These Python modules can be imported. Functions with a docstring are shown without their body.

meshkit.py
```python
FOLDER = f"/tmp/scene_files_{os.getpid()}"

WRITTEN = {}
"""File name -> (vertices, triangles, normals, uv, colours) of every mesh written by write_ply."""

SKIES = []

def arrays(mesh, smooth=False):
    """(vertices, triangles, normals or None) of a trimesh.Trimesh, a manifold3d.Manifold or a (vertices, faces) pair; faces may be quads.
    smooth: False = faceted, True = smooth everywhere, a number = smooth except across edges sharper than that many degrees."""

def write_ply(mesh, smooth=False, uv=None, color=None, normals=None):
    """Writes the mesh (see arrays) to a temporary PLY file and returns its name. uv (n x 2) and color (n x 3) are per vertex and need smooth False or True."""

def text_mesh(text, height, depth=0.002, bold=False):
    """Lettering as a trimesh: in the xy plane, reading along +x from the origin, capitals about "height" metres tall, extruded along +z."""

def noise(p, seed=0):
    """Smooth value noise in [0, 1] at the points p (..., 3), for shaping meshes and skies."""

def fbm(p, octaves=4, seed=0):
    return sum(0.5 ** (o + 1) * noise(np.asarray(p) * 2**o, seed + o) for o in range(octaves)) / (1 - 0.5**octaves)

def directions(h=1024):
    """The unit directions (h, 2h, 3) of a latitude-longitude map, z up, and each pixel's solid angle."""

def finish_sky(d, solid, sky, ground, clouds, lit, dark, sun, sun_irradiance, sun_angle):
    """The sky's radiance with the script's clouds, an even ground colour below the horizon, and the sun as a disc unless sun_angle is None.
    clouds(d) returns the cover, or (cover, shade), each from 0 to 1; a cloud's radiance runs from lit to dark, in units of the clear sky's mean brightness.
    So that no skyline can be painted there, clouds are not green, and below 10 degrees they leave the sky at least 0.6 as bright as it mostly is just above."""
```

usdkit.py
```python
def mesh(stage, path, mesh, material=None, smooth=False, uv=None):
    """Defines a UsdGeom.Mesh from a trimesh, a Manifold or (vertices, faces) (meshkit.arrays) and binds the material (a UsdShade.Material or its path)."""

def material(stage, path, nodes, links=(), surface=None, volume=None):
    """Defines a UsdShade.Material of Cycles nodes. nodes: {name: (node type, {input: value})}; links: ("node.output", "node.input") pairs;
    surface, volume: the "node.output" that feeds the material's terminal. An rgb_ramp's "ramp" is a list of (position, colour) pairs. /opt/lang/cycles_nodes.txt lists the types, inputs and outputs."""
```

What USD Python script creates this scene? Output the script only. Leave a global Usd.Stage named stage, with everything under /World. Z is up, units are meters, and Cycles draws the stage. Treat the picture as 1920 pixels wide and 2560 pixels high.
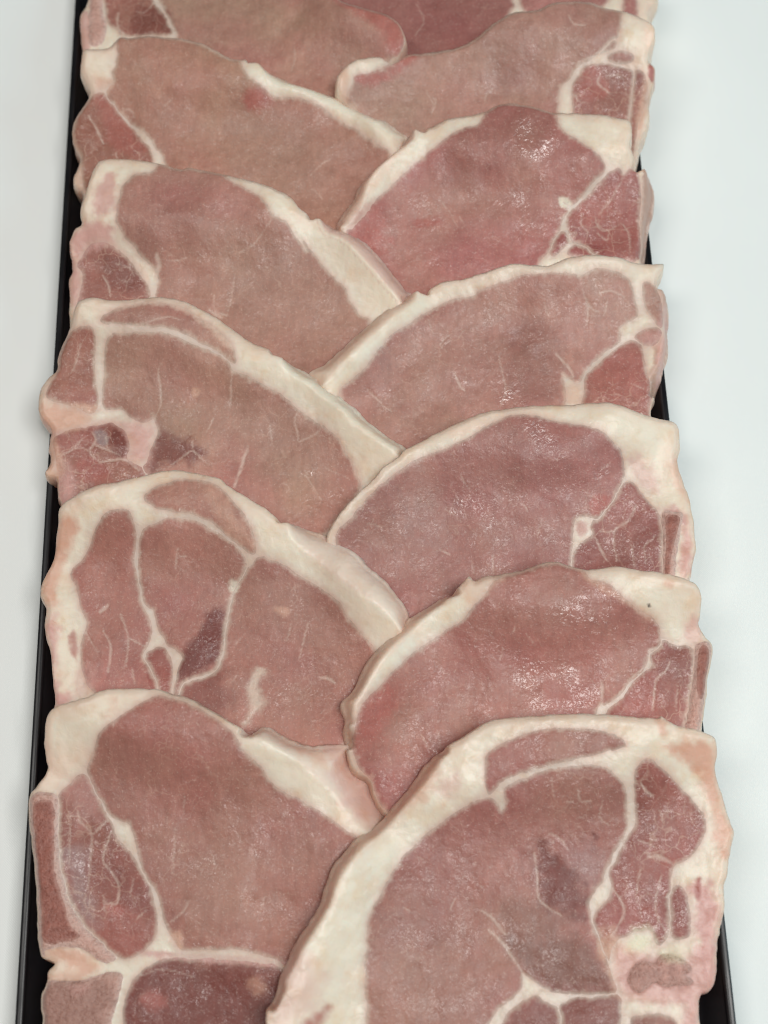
import json, math, sys
import numpy as np
import shapely
from scipy import ndimage
from scipy.spatial import Delaunay, cKDTree
from shapely.geometry import LineString, Polygon
import trimesh
import meshkit, usdkit
from pxr import Gf, Sdf, Usd, UsdGeom, UsdLux, UsdShade, Vt

stage = Usd.Stage.CreateInMemory()
UsdGeom.SetStageUpAxis(stage, UsdGeom.Tokens.z)
UsdGeom.SetStageMetersPerUnit(stage, 1.0)
UsdGeom.Xform.Define(stage, '/World')
UsdGeom.Scope.Define(stage, '/World/Looks')

# ---------------------------------------------------------------- camera
CX, CY, CD = np.array((0.999502, -0.029674, -0.010759)), np.array((0.031564, 0.939649, 0.340682)), np.array((0.0, 0.340852, -0.940117))
CPOS = (0.00883, 0.0, 0.51596)
cam = UsdGeom.Camera.Define(stage, '/World/camera')
cam.AddTransformOp().Set(Gf.Matrix4d(*CX, 0, *CY, 0, *(-CD), 0, *CPOS, 1))
cam.CreateHorizontalApertureAttr(36.0)
cam.CreateFocalLengthAttr(36.0 * 3400 / 1920)
cam.CreateFStopAttr(10.0)
cam.CreateFocusDistanceAttr(0.515)
cam.CreateExposureAttr(0.0)
cam.CreateClippingRangeAttr((0.01, 100.0))


# ---------------------------------------------------------------- lamps of the shop
def rect_lamp(name, pos, target, w, h, power, color):
    l = UsdLux.RectLight.Define(stage, '/World/' + name)
    z = np.array(pos, float) - np.array(target, float)
    z /= np.linalg.norm(z)
    x = np.cross([0, 1, 0.001], z); x /= np.linalg.norm(x)
    y = np.cross(z, x)
    l.AddTransformOp().Set(Gf.Matrix4d(*x, 0, *y, 0, *z, 0, *pos, 1))
    l.CreateWidthAttr(w); l.CreateHeightAttr(h)
    l.CreateIntensityAttr(power); l.CreateColorAttr(Gf.Vec3f(*color))


CEN = (0.0, 0.2, 0.0)
rect_lamp('ceiling_panel_lamp', (0.75, -0.25, 2.1), CEN, 0.9, 0.9, 10.5, (1.0, 0.985, 0.96))
rect_lamp('ceiling_panel_lamp_far', (-0.9, 0.25, 2.0), CEN, 1.0, 0.8, 5.2, (1.0, 0.97, 0.92))
rect_lamp('ceiling_spot_lamp', (0.26, -0.18, 1.7), CEN, 0.20, 0.20, 26.0, (1.0, 0.98, 0.95))
rect_lamp('window_lamp', (2.2, 0.3, 1.1), CEN, 1.4, 1.2, 3.2, (0.52, 0.90, 1.0))

# ---------------------------------------------------------------- geometry helpers
def ring_smooth(pts, closed=True, step=0.7):
    """Catmull-Rom through the points, resampled every step millimetres."""
    p = np.asarray(pts, float)
    if closed:
        q = np.vstack([p[-1:], p, p[:2]])
    else:
        q = np.vstack([2 * p[0] - p[1], p, 2 * p[-1] - p[-2]])
    out = []
    for i in range(len(q) - 3):
        a, b, c, d = q[i:i + 4]
        n = max(2, int(np.linalg.norm(c - b) / 0.5))
        t = (np.arange(n) / n)[:, None]
        out.append(0.5 * (2 * b + (c - a) * t + (2 * a - 5 * b + 4 * c - d) * t**2 + (3 * b - a - 3 * c + d) * t**3))
    if not closed:
        out.append(p[-1:])
    o = np.vstack(out)
    if closed:
        o = np.vstack([o, o[:1]])
    s = np.r_[0, np.cumsum(np.linalg.norm(np.diff(o, axis=0), axis=1))]
    n = max(4, int(round(s[-1] / step)))
    u = np.linspace(0, s[-1], n + 1)
    r = np.stack([np.interp(u, s, o[:, 0]), np.interp(u, s, o[:, 1])], 1)
    return r[:-1] if closed else r


def wobble(p, amp, scale, seed):
    q = np.column_stack([p / scale, np.full(len(p), seed * 7.31)])
    return p + 2 * amp * (np.column_stack([meshkit.noise(q, seed), meshkit.noise(q + 31.7, seed + 1)]) - 0.5)


GX0, GY0, GW, GH = -190.0, -90.0, 380, 660          # drape grid, 1 mm cells
gx, gy = np.meshgrid(GX0 + np.arange(GW), GY0 + np.arange(GH))
FLOOR, RIM, THICK = 3.2, 13.0, 19.0                 # tray floor, tray rim, cut thickness of a chop


def fresh_pile():
    x = np.abs(gx)
    return np.where(x < 112, FLOOR, np.where(x < 125, FLOOR + (RIM - FLOOR) * ((x - 112) / 13) ** 2, 0.0))


def nblur(a, m, s):
    return ndimage.gaussian_filter(a * m, s) / np.maximum(ndimage.gaussian_filter(m, s), 1e-4)


def drape(outline, pile):
    """Height of a chop's underside, laid over what lies below it and bending like meat."""
    poly = Polygon(outline).buffer(0)
    m = shapely.contains_xy(poly, gx.ravel(), gy.ravel()).reshape(gx.shape).astype(float)
    s = np.where(m > 0, pile, 0)
    w = m.sum()
    # plane through the supports, then softened towards them
    A = np.column_stack([gx[m > 0], gy[m > 0], np.ones(int(w))])
    co = np.linalg.lstsq(A, s[m > 0], rcond=None)[0]
    plane = co[0] * gx + co[1] * gy + co[2]
    soft = nblur(s, m, 16)
    b = np.maximum(0.45 * plane + 0.55 * soft, np.where(m > 0, pile, -1e3) - 1.5)
    b = np.where(m > 0, b, 0.45 * plane + 0.55 * soft)
    near = ndimage.binary_dilation(m > 0, iterations=6).astype(float)
    return nblur(b, m, 7) * near, m


def sample(a, p):
    return ndimage.map_coordinates(a, [p[:, 1] - GY0, p[:, 0] - GX0], order=1, mode='nearest')


def lay(pile, b, m):
    d = ndimage.distance_transform_edt(m > 0)
    top = b + THICK - np.where(d < 5, 5 - np.sqrt(np.maximum(0, 25 - (5 - d) ** 2)), 0)
    return np.where(m > 0, np.maximum(pile, top), pile)

# outlines of every chop and its parts on the tray, in millimetres (x right, y away)
DATA = json.loads("""
[{"name":"R0","outline":[-12.5,440.5,42.2,443.8,96.7,441.6,134.2,434.3,138.4,421.0,137.4,417.0,133.5,410.8,133.2,391.7,123.4,378.7,81.7,381.6,39.6,383.3,8.0,387.0,-13.0,404.6],
"lean":[[-11.4,437.8,74.4,434.4,73.6,421.0,72.0,413.2,50.2,385.4,8.1,390.9,-10.8,407.2],[78.7,432.9,89.4,431.1,111.9,428.4,116.4,418.5,105.2,411.7,79.5,412.8],[122.3,424.6,127.6,423.3,128.0,414.0,124.6,391.6,118.3,392.0,122.5,415.3]],
"bone":[],
"marrow":[],
"skin":[],
"skinpatch":null,"seams":[[[30.4,420.1,33.3,410.7,29.7,403.0],0.5]],
"patches":[[[-11.4,437.8,74.4,434.4,73.6,421.0,72.0,413.2,50.2,385.4,8.1,390.9,-10.8,407.2],
"dark",0.35,4]],
"dots":[],
"wet":[],
"rib":[],
"bonedark":false,"tender":-1},
{"name":"L0","outline":[23.8,386.3,23.5,392.6,20.5,397.8,14.9,401.7,8.8,403.9,-2.2,409.7,-15.0,425.0,-37.0,438.4,-69.9,443.5,-102.8,442.9,-113.5,435.5,-118.4,424.2,-119.7,418.9,-119.9,414.3,-118.0,402.1,-114.7,386.2,-89.9,373.6,-47.6,363.6,-5.7,365.3,7.8,375.9,18.4,380.0],
"lean":[[-86.6,432.6,-81.4,419.1,-76.3,407.1,-73.2,387.7,-47.6,369.9,-5.6,367.7,17.4,381.6,22.9,385.9,23.3,408.2,20.5,413.6,14.6,417.8,8.7,419.9,-2.7,424.9,-15.0,423.1,-37.0,436.8,-69.8,441.9,-87.3,437.9],[-107.0,436.5,-108.7,426.0,-107.3,416.0,-102.8,411.9,-99.5,408.8,-88.7,407.8,-79.0,407.2,-80.7,413.8,-86.9,424.7,-91.6,435.6]],
"bone":[[-114.1,436.9,-115.4,428.9,-115.4,415.6,-114.7,404.0,-109.5,404.5,-108.7,412.8,-110.2,420.7,-110.5,428.7,-110.2,436.7]],
"marrow":[],
"skin":[],
"skinpatch":null,"seams":[[[-103.1,420.4,-102.9,413.9,-99.5,408.5],1.4],[[-86.9,424.7,-91.2,419.7,-95.5,421.3],0.6],[[-24.2,396.2,-23.7,390.1,-25.4,384.2],0.8],[[-80.2,413.8,-77.9,409.7,-75.9,406.4],2]],
"patches":[[[-6.4,411.6,12.5,422.2,17.4,418.0,24.1,408.5,23.2,383.5,16.5,385.4,13.7,393.4],
"red",0.8,3],[[-95.6,422.6,-80.3,419.0,-79.0,408.5,-95.2,408.2],
"dark",0.6,2],[[-119.8,419.6,-116.1,420.9,-114.8,402.1,-118.5,402.1],
"pink",0.8,1]],
"dots":[],
"wet":[],
"rib":[1],
"bonedark":false,"tender":-1},
{"name":"R20","outline":[-5.6,370.6,-2.9,374.9,3.4,379.4,11.6,382.1,8.1,381.4,18.5,383.3,28.0,386.2,42.6,386.8,54.0,389.1,62.4,394.6,70.9,399.3,81.4,400.7,89.9,404.1,102.4,403.8,108.4,401.6,114.3,399.1,122.3,395.7,127.2,392.5,130.6,390.1,130.9,385.5,128.8,381.1,128.3,377.0,131.0,374.0,130.4,369.0,127.9,360.9,127.3,352.1,123.6,343.5,121.0,335.0,118.0,328.5,98.1,320.6,57.4,322.2,27.2,334.9,7.1,351.0,2.5,359.0,-4.9,364.7],
"lean":[[2.7,372.7,7.9,374.4,15.2,377.9,21.6,382.4,28.5,385.7,42.5,386.4,55.5,402.0,65.1,410.1,74.1,415.7,84.4,417.1,93.3,420.4,106.3,419.6,112.5,416.2,118.6,412.1,115.6,388.0,112.9,385.2,104.2,378.9,97.0,375.2,93.9,371.0,90.2,368.3,88.7,359.1,87.1,323.4,57.5,324.6,27.3,337.3,7.1,353.2,2.6,361.8,-1.4,363.7,0.4,368.2],[105.7,380.9,109.8,383.6,113.4,384.5,114.0,382.3,109.3,380.7,105.7,379.8],[111.3,378.9,116.4,380.2,121.1,378.7,120.8,376.6,115.5,376.1,111.4,377.2],[101.6,375.4,107.3,376.1,115.5,374.4,120.6,373.0,121.1,370.3,119.8,361.5,118.2,353.0,115.2,331.1,96.9,332.2,95.5,360.9,95.8,368.0,99.0,372.9],[122.2,372.1,126.3,370.1,126.4,361.0,122.8,352.5,117.8,331.9,116.8,332.0,120.7,360.4]],
"bone":[],
"marrow":[],
"skin":[],
"skinpatch":null,"seams":[[[107.3,372.0,106.2,368.8,109.7,365.7,111.1,364.1],1.2],[[110.3,370.9,114.4,371.6,117.5,369.6],0.6],[[96.0,377.0,104.2,378.9,111.3,379.3],1.0],[[34.8,359.6,36.6,365.1,35.7,367.3],0.9],[[57.8,362.9,58.5,367.1,61.8,370.0],0.7],[[32.7,370.6,35.5,364.0],0.6],[[94.5,396.3,96.3,392.1,101.4,391.2],0.9],[[101.7,360.5,97.6,361.8,96.7,365.0],0.7]],
"patches":[[[2.7,372.7,15.2,377.9,28.5,385.7,23.5,378.4,7.7,370.5],
"red",0.8,3],[[128.4,375.8,130.8,373.6,130.1,368.6,127.8,370.1],
"red",1,1],[[101.1,374.1,107.3,374.6,111.2,366.1,108.0,362.3,98.7,362.8],
"red",0.6,2],[[-6.1,385.0,-2.3,388.7,-0.2,367.3,-3.4,364.2],
"orange",0.7,2],[[127.4,413.7,136.0,407.4,128.8,382.0,126.7,384.7,127.8,405.8],
"peach",0.7,2],[[126.8,370.1,127.9,360.9,123.1,343.6,121.8,352.6],
"orange",0.7,2]],
"dots":[],
"wet":[[[55.6,404.6,80.8,391.3,78.5,378.9,55.8,378.8],0.2]],
"rib":[3,4],
"bonedark":false,"tender":-1},
{"name":"L85","outline":[-113.8,390.2,-108.4,389.7,-102.0,389.9,-98.4,393.8,-93.6,393.1,-87.4,393.6,-76.9,392.6,-68.6,390.8,-60.3,387.2,-49.9,379.9,-38.4,379.3,-20.9,372.4,-5.5,368.2,-0.4,365.3,10.8,357.1,14.5,355.3,19.5,350.5,24.0,346.5,23.6,335.4,16.6,325.7,6.1,313.4,1.1,301.5,-27.2,295.9,-77.5,293.3,-111.4,310.5,-114.4,327.6,-117.0,329.9,-118.7,333.9,-116.4,343.4,-118.5,349.1,-119.9,355.9,-118.8,361.5,-115.7,366.7,-112.4,371.9,-112.2,374.7,-115.1,380.1,-115.5,384.0],
"lean":[[-99.7,406.4,-95.6,408.2,-80.6,408.2,-64.3,403.2,-52.4,394.7,-44.8,373.5,-37.9,367.5,-33.0,363.1,-27.9,362.8,-17.8,361.6,-5.7,354.8,2.4,348.5,10.4,341.3,16.3,336.5,12.6,328.2,13.6,315.4,-7.0,303.0,-47.4,302.4,-67.6,303.2,-79.2,339.6,-83.3,346.4,-88.5,353.7,-94.7,359.4,-100.9,366.5,-104.4,371.7,-101.3,374.9,-101.2,379.3,-98.8,384.6],[-106.5,371.4,-102.0,365.6,-95.8,357.9,-89.5,350.0,-85.4,343.2,-87.3,326.5,-106.8,327.3,-113.5,329.8,-115.9,343.4,-118.2,350.2,-119.0,356.5,-116.7,363.6,-111.4,369.9]],
"bone":[],
"marrow":[],
"skin":[[-38.4,379.3,-20.9,372.4,-5.5,368.2,-0.4,365.3,10.8,357.1,14.5,355.3,19.5,350.5,24.0,346.5,22.1,336.5,16.6,339.2,10.6,347.0,-5.6,358.2,-20.7,364.3,-33.7,368.7]],
"skinpatch":null,"seams":[[[-112.5,362.2,-109.3,356.6,-106.1,349.8],1.2],[[-97.7,365.2,-94.1,363.9,-92.6,360.8],0.7],[[-78.8,363.4,-75.5,365.6],0.6],[[-17.6,330.2,-12.4,335.4,-9.3,337.5],0.7],[[-12.7,320.0,-16.7,324.6],0.6],[[-100.9,345.1,-99.8,341.7],0.8],[[-79.2,371.9,-81.6,368.9],0.5]],
"patches":[[[-44.2,364.5,-36.9,366.6,-33.1,362.5,-38.4,359.4,-44.5,360.5],
"red",0.8,3],[[-109.3,369.3,-105.0,370.8,-92.7,353.4,-88.5,344.4,-100.9,347.3],
"red",0.5,4],[[-50.9,356.6,-5.9,348.9,9.3,338.7,3.4,311.4,-47.3,324.8],
"brown",0.5,10],[[-108.9,376.7,-102.5,376.8,-101.6,373.2,-107.1,371.9],
"orange",0.8,2],[[-119.7,354.8,-116.4,343.5,-114.4,327.6,-116.0,327.6,-118.7,334.5],
"orange",0.6,2],[[-80.6,409.2,-63.3,404.0,-52.5,396.4,-52.4,395.1,-63.2,402.0,-80.6,407.9],
"orange",0.6,1.5]],
"dots":[],
"wet":[],
"rib":[1],
"bonedark":false,"tender":-1},
{"name":"R230","outline":[-6.8,305.3,-3.6,311.1,0.6,316.5,2.8,321.7,10.0,329.0,15.3,333.8,20.1,338.6,25.4,344.2,32.3,342.6,40.5,346.6,53.7,348.7,59.9,351.3,66.0,352.7,72.0,351.9,81.8,348.6,85.8,347.3,93.8,347.0,103.7,345.9,110.6,343.9,116.0,342.0,116.6,336.3,115.5,332.6,117.0,329.2,118.6,325.1,122.3,327.8,124.9,325.8,126.9,319.8,125.7,311.4,123.1,303.2,121.0,290.8,113.9,271.4,74.0,266.4,34.5,267.8,10.0,273.9,-0.6,285.5,-6.8,296.2],
"lean":[[0.3,300.2,6.5,307.1,11.3,314.0,16.4,319.1,26.8,328.0,34.0,333.2,40.1,337.4,47.3,340.6,54.4,344.1,64.1,365.2,69.4,366.7,74.7,366.1,83.9,362.6,86.3,340.4,93.9,333.5,100.7,328.4,105.1,324.1,103.6,321.6,98.5,317.3,91.4,310.4,86.4,311.9,88.8,307.7,87.0,304.8,84.9,299.9,81.7,294.9,79.4,289.8,76.3,286.8,64.4,270.0,34.7,271.1,13.1,277.1,2.5,287.5,-2.7,298.2],[106.7,321.2,110.8,322.9,112.8,320.7,116.0,323.1,118.2,322.2,119.4,314.8,118.3,302.7,116.3,286.2,103.2,286.9,95.6,293.4,90.7,295.1,89.1,299.7,89.4,305.7,94.9,310.8,101.1,316.5],[81.0,290.8,83.8,297.4,87.1,298.6,88.3,294.7,84.5,290.7,81.9,288.7],[88.5,290.5,92.6,293.5,101.0,292.2,101.8,289.0,90.4,288.9]],
"bone":[],
"marrow":[],
"skin":[[-6.8,305.3,-3.6,311.1,0.6,316.5,2.8,321.7,10.0,329.0,15.3,333.8,20.1,338.6,25.4,344.2,26.6,337.4,16.8,329.6,8.6,321.4,3.6,308.6,-4.1,300.5],[122.3,327.9,124.9,325.8,126.9,319.8,125.7,311.4,123.2,303.3,121.1,290.8,117.1,286.2,119.4,304.7,120.4,314.8]],
"skinpatch":"pink","seams":[[[94.7,306.0,94.3,302.1,97.4,298.5],0.9],[[100.2,305.4,102.0,300.3,106.0,299.7,111.1,302.0],0.8],[[112.3,319.8,107.5,312.0,102.3,306.3],0.8],[[105.9,299.2,104.7,295.1,100.9,298.3],0.7],[[111.1,302.0,113.8,297.8,113.7,288.5],0.8],[[36.4,313.8,40.2,308.7,43.0,302.5],0.5],[[46.0,302.4,44.1,306.5],0.5],[[88.2,304.8,88.7,295.7,91.7,294.6],1.0]],
"patches":[[[122.3,327.9,124.9,325.8,126.9,319.8,125.7,311.4,123.2,303.3,121.1,290.8,116.9,286.2,119.2,304.7,120.2,314.8],
"brownF",0.95,0.8],[[-0.5,287.5,0.1,305.3,10.2,311.8,13.9,301.8,11.6,293.8],
"red",0.8,6],[[25.0,306.1,36.1,306.8,35.0,303.8,25.9,303.0],
"red",0.7,2],[[13.7,297.8,16.8,298.9,16.2,295.9],
"red",0.8,1.5],[[37.0,332.1,74.5,364.2,83.1,337.2,46.5,317.0],
"dark",0.3,8],[[85.4,312.4,89.4,312.3,90.4,309.5,86.3,309.1],
"fat",0.9,1],[[94.4,310.3,112.8,318.5,106.3,305.2,95.0,301.6],
"red",0.5,3],[[-6.8,305.3,2.8,321.7,15.3,333.8,25.2,339.7,19.9,331.8,3.6,309.5,-4.6,300.5],
"peach",0.7,2]],
"dots":[],
"wet":[[[66.5,344.6,83.2,339.4,84.7,328.8,78.5,321.9,70.7,327.5,64.0,335.8],1],[[64.5,320.8,72.4,315.4,79.7,296.0,69.6,292.2,64.2,306.6],0.6],[[20.5,289.6,40.5,291.2,43.3,285.9,23.2,282.2],0.4]],
"rib":[1,2,3],
"bonedark":false,"tender":-1},
{"name":"L350","outline":[-104.3,330.8,-101.4,332.0,-91.4,331.4,-81.4,329.5,-75.3,327.8,-69.8,326.0,-67.4,327.1,-59.4,324.7,-52.4,322.8,-40.6,319.0,-30.7,314.8,-25.8,311.4,-20.0,305.2,-13.6,304.9,-6.7,301.8,-1.7,299.2,5.1,293.7,11.8,285.4,11.4,285.9,16.2,280.1,19.9,274.8,22.9,273.2,20.4,261.3,10.3,249.3,1.5,234.4,-27.7,227.1,-56.7,234.5,-95.9,250.7,-114.8,259.7,-117.1,276.4,-117.7,283.5,-116.2,288.4,-117.0,299.2,-116.5,300.6,-114.8,304.1,-111.6,305.5,-112.3,310.0,-110.6,314.3,-107.1,325.5],
"lean":[[-93.5,318.7,-89.1,323.0,-81.2,325.0,-72.7,338.3,-61.2,336.1,-50.4,319.3,-41.5,313.9,-35.7,308.3,-32.8,303.2,-30.9,302.1,-27.1,300.0,-25.2,297.0,-16.8,287.0,-20.4,293.9,-10.0,280.2,-4.3,273.9,-2.5,268.9,1.3,262.8,5.1,259.1,-3.3,238.8,-27.6,231.4,-56.7,238.8,-80.4,264.6,-81.3,273.7,-80.2,280.5,-82.0,286.1,-85.8,290.3,-90.5,295.4,-93.4,298.7,-96.2,303.4,-96.0,308.0,-95.1,312.9],[-112.6,291.7,-107.9,297.0,-100.8,296.2,-95.8,293.0,-91.0,288.1,-89.6,285.7,-86.2,280.8,-84.3,276.3,-86.3,268.9,-100.2,269.6,-113.1,270.1,-112.7,276.7,-111.7,285.2,-113.6,289.3]],
"bone":[],
"marrow":[],
"skin":[[-13.6,304.9,-6.7,301.8,-1.7,299.2,5.1,293.6,11.8,285.4,11.4,285.9,16.2,280.1,19.9,274.8,22.9,273.2,21.0,264.0,17.7,266.7,11.1,273.4,3.0,283.4,-4.6,292.1,-12.4,297.3]],
"skinpatch":"pink","seams":[[[-103.2,284.8,-101.2,280.7,-100.2,275.7],1.1],[[-98.0,289.2,-92.1,286.8,-90.1,283.9],0.7],[[-80.3,290.3,-80.0,286.0,-82.2,281.5],3],[[-57.6,273.7,-57.2,267.7,-52.8,265.5],1.0],[[-67.9,288.7,-75.9,287.9],0.7],[[-32.9,301.4,-40.1,293.6,-46.2,290.3],0.7],[[-54.8,264.6,-59.6,267.8],1.5],[[-48.4,284.7,-50.7,272.4,-52.8,264.5],0.5]],
"patches":[[[-117.0,300.1,-111.6,294.0,-112.7,276.2,-117.6,275.4],
"redF",0.5,3],[[-116.0,299.6,-105.6,302.1,-89.9,289.9,-84.1,283.5,-86.2,278.9,-91.9,290.4,-102.8,295.6,-113.1,290.8],
"peachF",0.8,2],[[-103.0,321.9,-98.1,325.0,-96.4,313.0,-98.0,308.2,-105.2,307.3,-106.0,314.8],
"pink",0.8,3],[[-114.8,303.2,-101.3,304.1,-98.7,296.9,-113.1,292.7,-116.1,295.8],
"pink",0.9,4],[[-114.1,290.3,-112.2,275.2,-116.1,274.3,-116.2,288.4],
"pink",0.9,4],[[-103.0,293.3,-92.0,287.8,-86.3,276.9,-100.2,279.7],
"dark",0.4,4],[[-47.8,294.9,-21.6,290.4,-2.6,265.1,-9.9,245.3,-46.8,267.3],
"brown",0.5,12],[[-89.2,324.7,-53.0,334.0,-51.4,317.1,-87.1,320.7],
"brown",0.3,3]],
"dots":[],
"wet":[[[-16.9,283.7,-2.4,269.9,-7.6,262.4,-27.1,270.5],0.2]],
"rib":[1],
"bonedark":false,"tender":-1},
{"name":"R570","outline":[-19.4,235.9,-12.6,241.0,-5.7,246.8,4.3,256.4,12.7,263.5,18.7,268.1,23.8,271.7,29.5,270.3,34.4,273.0,44.1,273.6,53.8,275.6,59.7,277.2,65.5,278.0,77.1,276.8,83.0,278.8,90.8,280.5,98.6,280.6,106.4,279.6,112.5,278.6,120.8,279.2,125.9,280.0,124.2,275.6,122.5,271.6,126.6,270.3,127.7,264.2,126.4,254.8,126.4,248.4,124.2,240.2,121.3,233.3,116.3,219.5,112.6,204.4,78.3,190.4,40.6,191.5,12.5,197.1,-1.4,207.2,-11.4,219.5],
"lean":[[-7.1,225.8,-2.5,231.1,4.3,236.8,9.3,243.8,15.2,250.2,23.1,256.0,30.1,261.5,38.1,265.6,47.8,266.4,49.8,268.4,57.5,270.5,67.3,273.2,76.9,273.4,87.6,272.6,89.7,271.5,96.4,274.7,102.3,274.5,108.2,272.9,111.2,269.8,112.6,263.8,112.9,258.1,105.8,253.4,105.5,248.4,97.3,242.6,91.1,236.6,87.8,231.6,83.2,234.8,81.5,237.9,82.0,230.8,81.9,222.6,79.0,200.5,40.9,196.5,14.6,202.1,3.5,213.1],[90.4,226.5,90.8,233.1,97.1,239.0,105.3,245.7,110.8,248.0,114.0,245.5,114.5,239.9,115.7,230.7,115.9,221.6,113.0,209.5,88.3,210.3],[112.3,249.7,116.4,252.0,121.2,252.5,122.1,249.6,118.8,245.7,114.1,246.8],[116.3,270.2,119.4,270.5,122.2,266.8,123.5,259.8,122.4,253.2,119.6,256.9,117.0,261.9]],
"bone":[],
"marrow":[],
"skin":[[-19.4,235.9,-12.6,241.0,-5.7,246.8,4.3,256.4,12.7,263.5,18.7,268.1,23.8,271.7,24.9,265.1,15.4,255.9,7.5,248.3,-1.2,239.5,-10.0,231.3,-16.2,228.5],[126.6,270.4,127.7,264.2,126.4,254.8,126.4,248.5,124.2,240.2,121.3,233.3,118.0,229.5,120.9,239.4,123.1,249.5,123.2,259.8]],
"skinpatch":"peach","seams":[[[91.4,267.6,93.4,261.0,92.7,254.6],0.9],[[98.3,266.0,102.2,267.2,108.2,265.4],1.1],[[101.2,263.5,99.6,257.4],0.8],[[92.9,264.3,95.3,260.1,98.2,259.2],0.7],[[106.2,269.4,108.2,264.5],0.6],[[38.8,235.9,40.5,230.8,42.4,228.7],1.2],[[29.0,257.7,30.8,252.0],0.6],[[4.0,229.1,9.5,222.9,13.3,220.0],0.8],[[56.6,243.6,58.8,229.3,56.5,222.3],0.7],[[79.9,243.0,84.4,237.8,86.1,233.7],1.4],[[75.8,262.9,77.7,257.7],0.6],[[114.6,240.9,115.8,231.7],1.5],[[35.4,245.0,33.5,248.1,37.6,252.1],0.5],[[113.6,227.7,108.9,230.0],0.6]],
"patches":[[[121.8,268.7,126.6,270.4,127.9,264.2,126.4,248.5,124.2,240.2,119.1,225.4,114.5,227.7,118.9,241.6,118.8,246.7,122.6,251.6],
"brownF",0.85,2],[[82.4,222.6,82.4,229.7,87.8,230.6,89.5,227.5,88.1,221.4],
"orange",0.65,3],[[65.1,258.9,82.1,249.0,76.8,224.8,59.6,227.3,58.7,246.6],
"dark",0.35,6],[[14.0,242.9,59.1,256.4,55.7,225.3,27.8,225.9],
"brown",0.4,10],[[93.7,232.5,111.0,245.1,114.7,229.7,99.7,222.1],
"red",0.35,4],[[112.4,250.2,122.6,251.6,119.7,245.6,114.0,246.5],
"pink",0.6,3],[[92.5,275.2,110.2,273.1,108.2,271.2,94.4,272.5],
"brown",0.7,3],[[116.3,270.2,121.4,270.6,122.8,254.7,117.0,261.0],
"brown",0.5,2],[[123.2,259.8,127.7,264.2,123.8,239.1,119.5,230.4,120.6,244.5],
"pink",0.8,2]],
"dots":[],
"wet":[[[55.9,229.4,66.5,229.1,66.1,222.0,55.5,222.3],0.9],[[88.5,270.1,106.2,268.6,104.1,260.1,90.4,258.4],0.35],[[36.9,235.9,44.5,233.8,42.3,227.7,37.6,229.8],0.5]],
"rib":[1],
"bonedark":false,"tender":-1},
{"name":"L650","outline":[-111.1,265.2,-109.6,267.1,-103.7,267.7,-93.0,266.0,-83.4,266.6,-74.8,266.2,-68.0,264.4,-58.5,259.4,-49.9,253.0,-39.5,245.0,-28.9,241.3,-18.3,234.9,-8.0,226.1,1.3,216.8,3.7,214.4,9.2,209.8,13.8,206.0,17.9,203.1,18.0,192.6,8.3,181.2,-1.9,170.5,-18.8,161.8,-55.8,166.1,-93.2,172.2,-114.9,178.8,-116.7,187.3,-118.2,191.7,-118.9,198.0,-123.1,199.3,-121.4,204.4,-122.1,211.4,-121.3,217.3,-125.2,222.2,-126.8,227.3,-126.6,233.4,-123.9,238.4,-120.1,242.3,-119.1,248.9,-114.1,257.1,-112.8,260.3],
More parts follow.
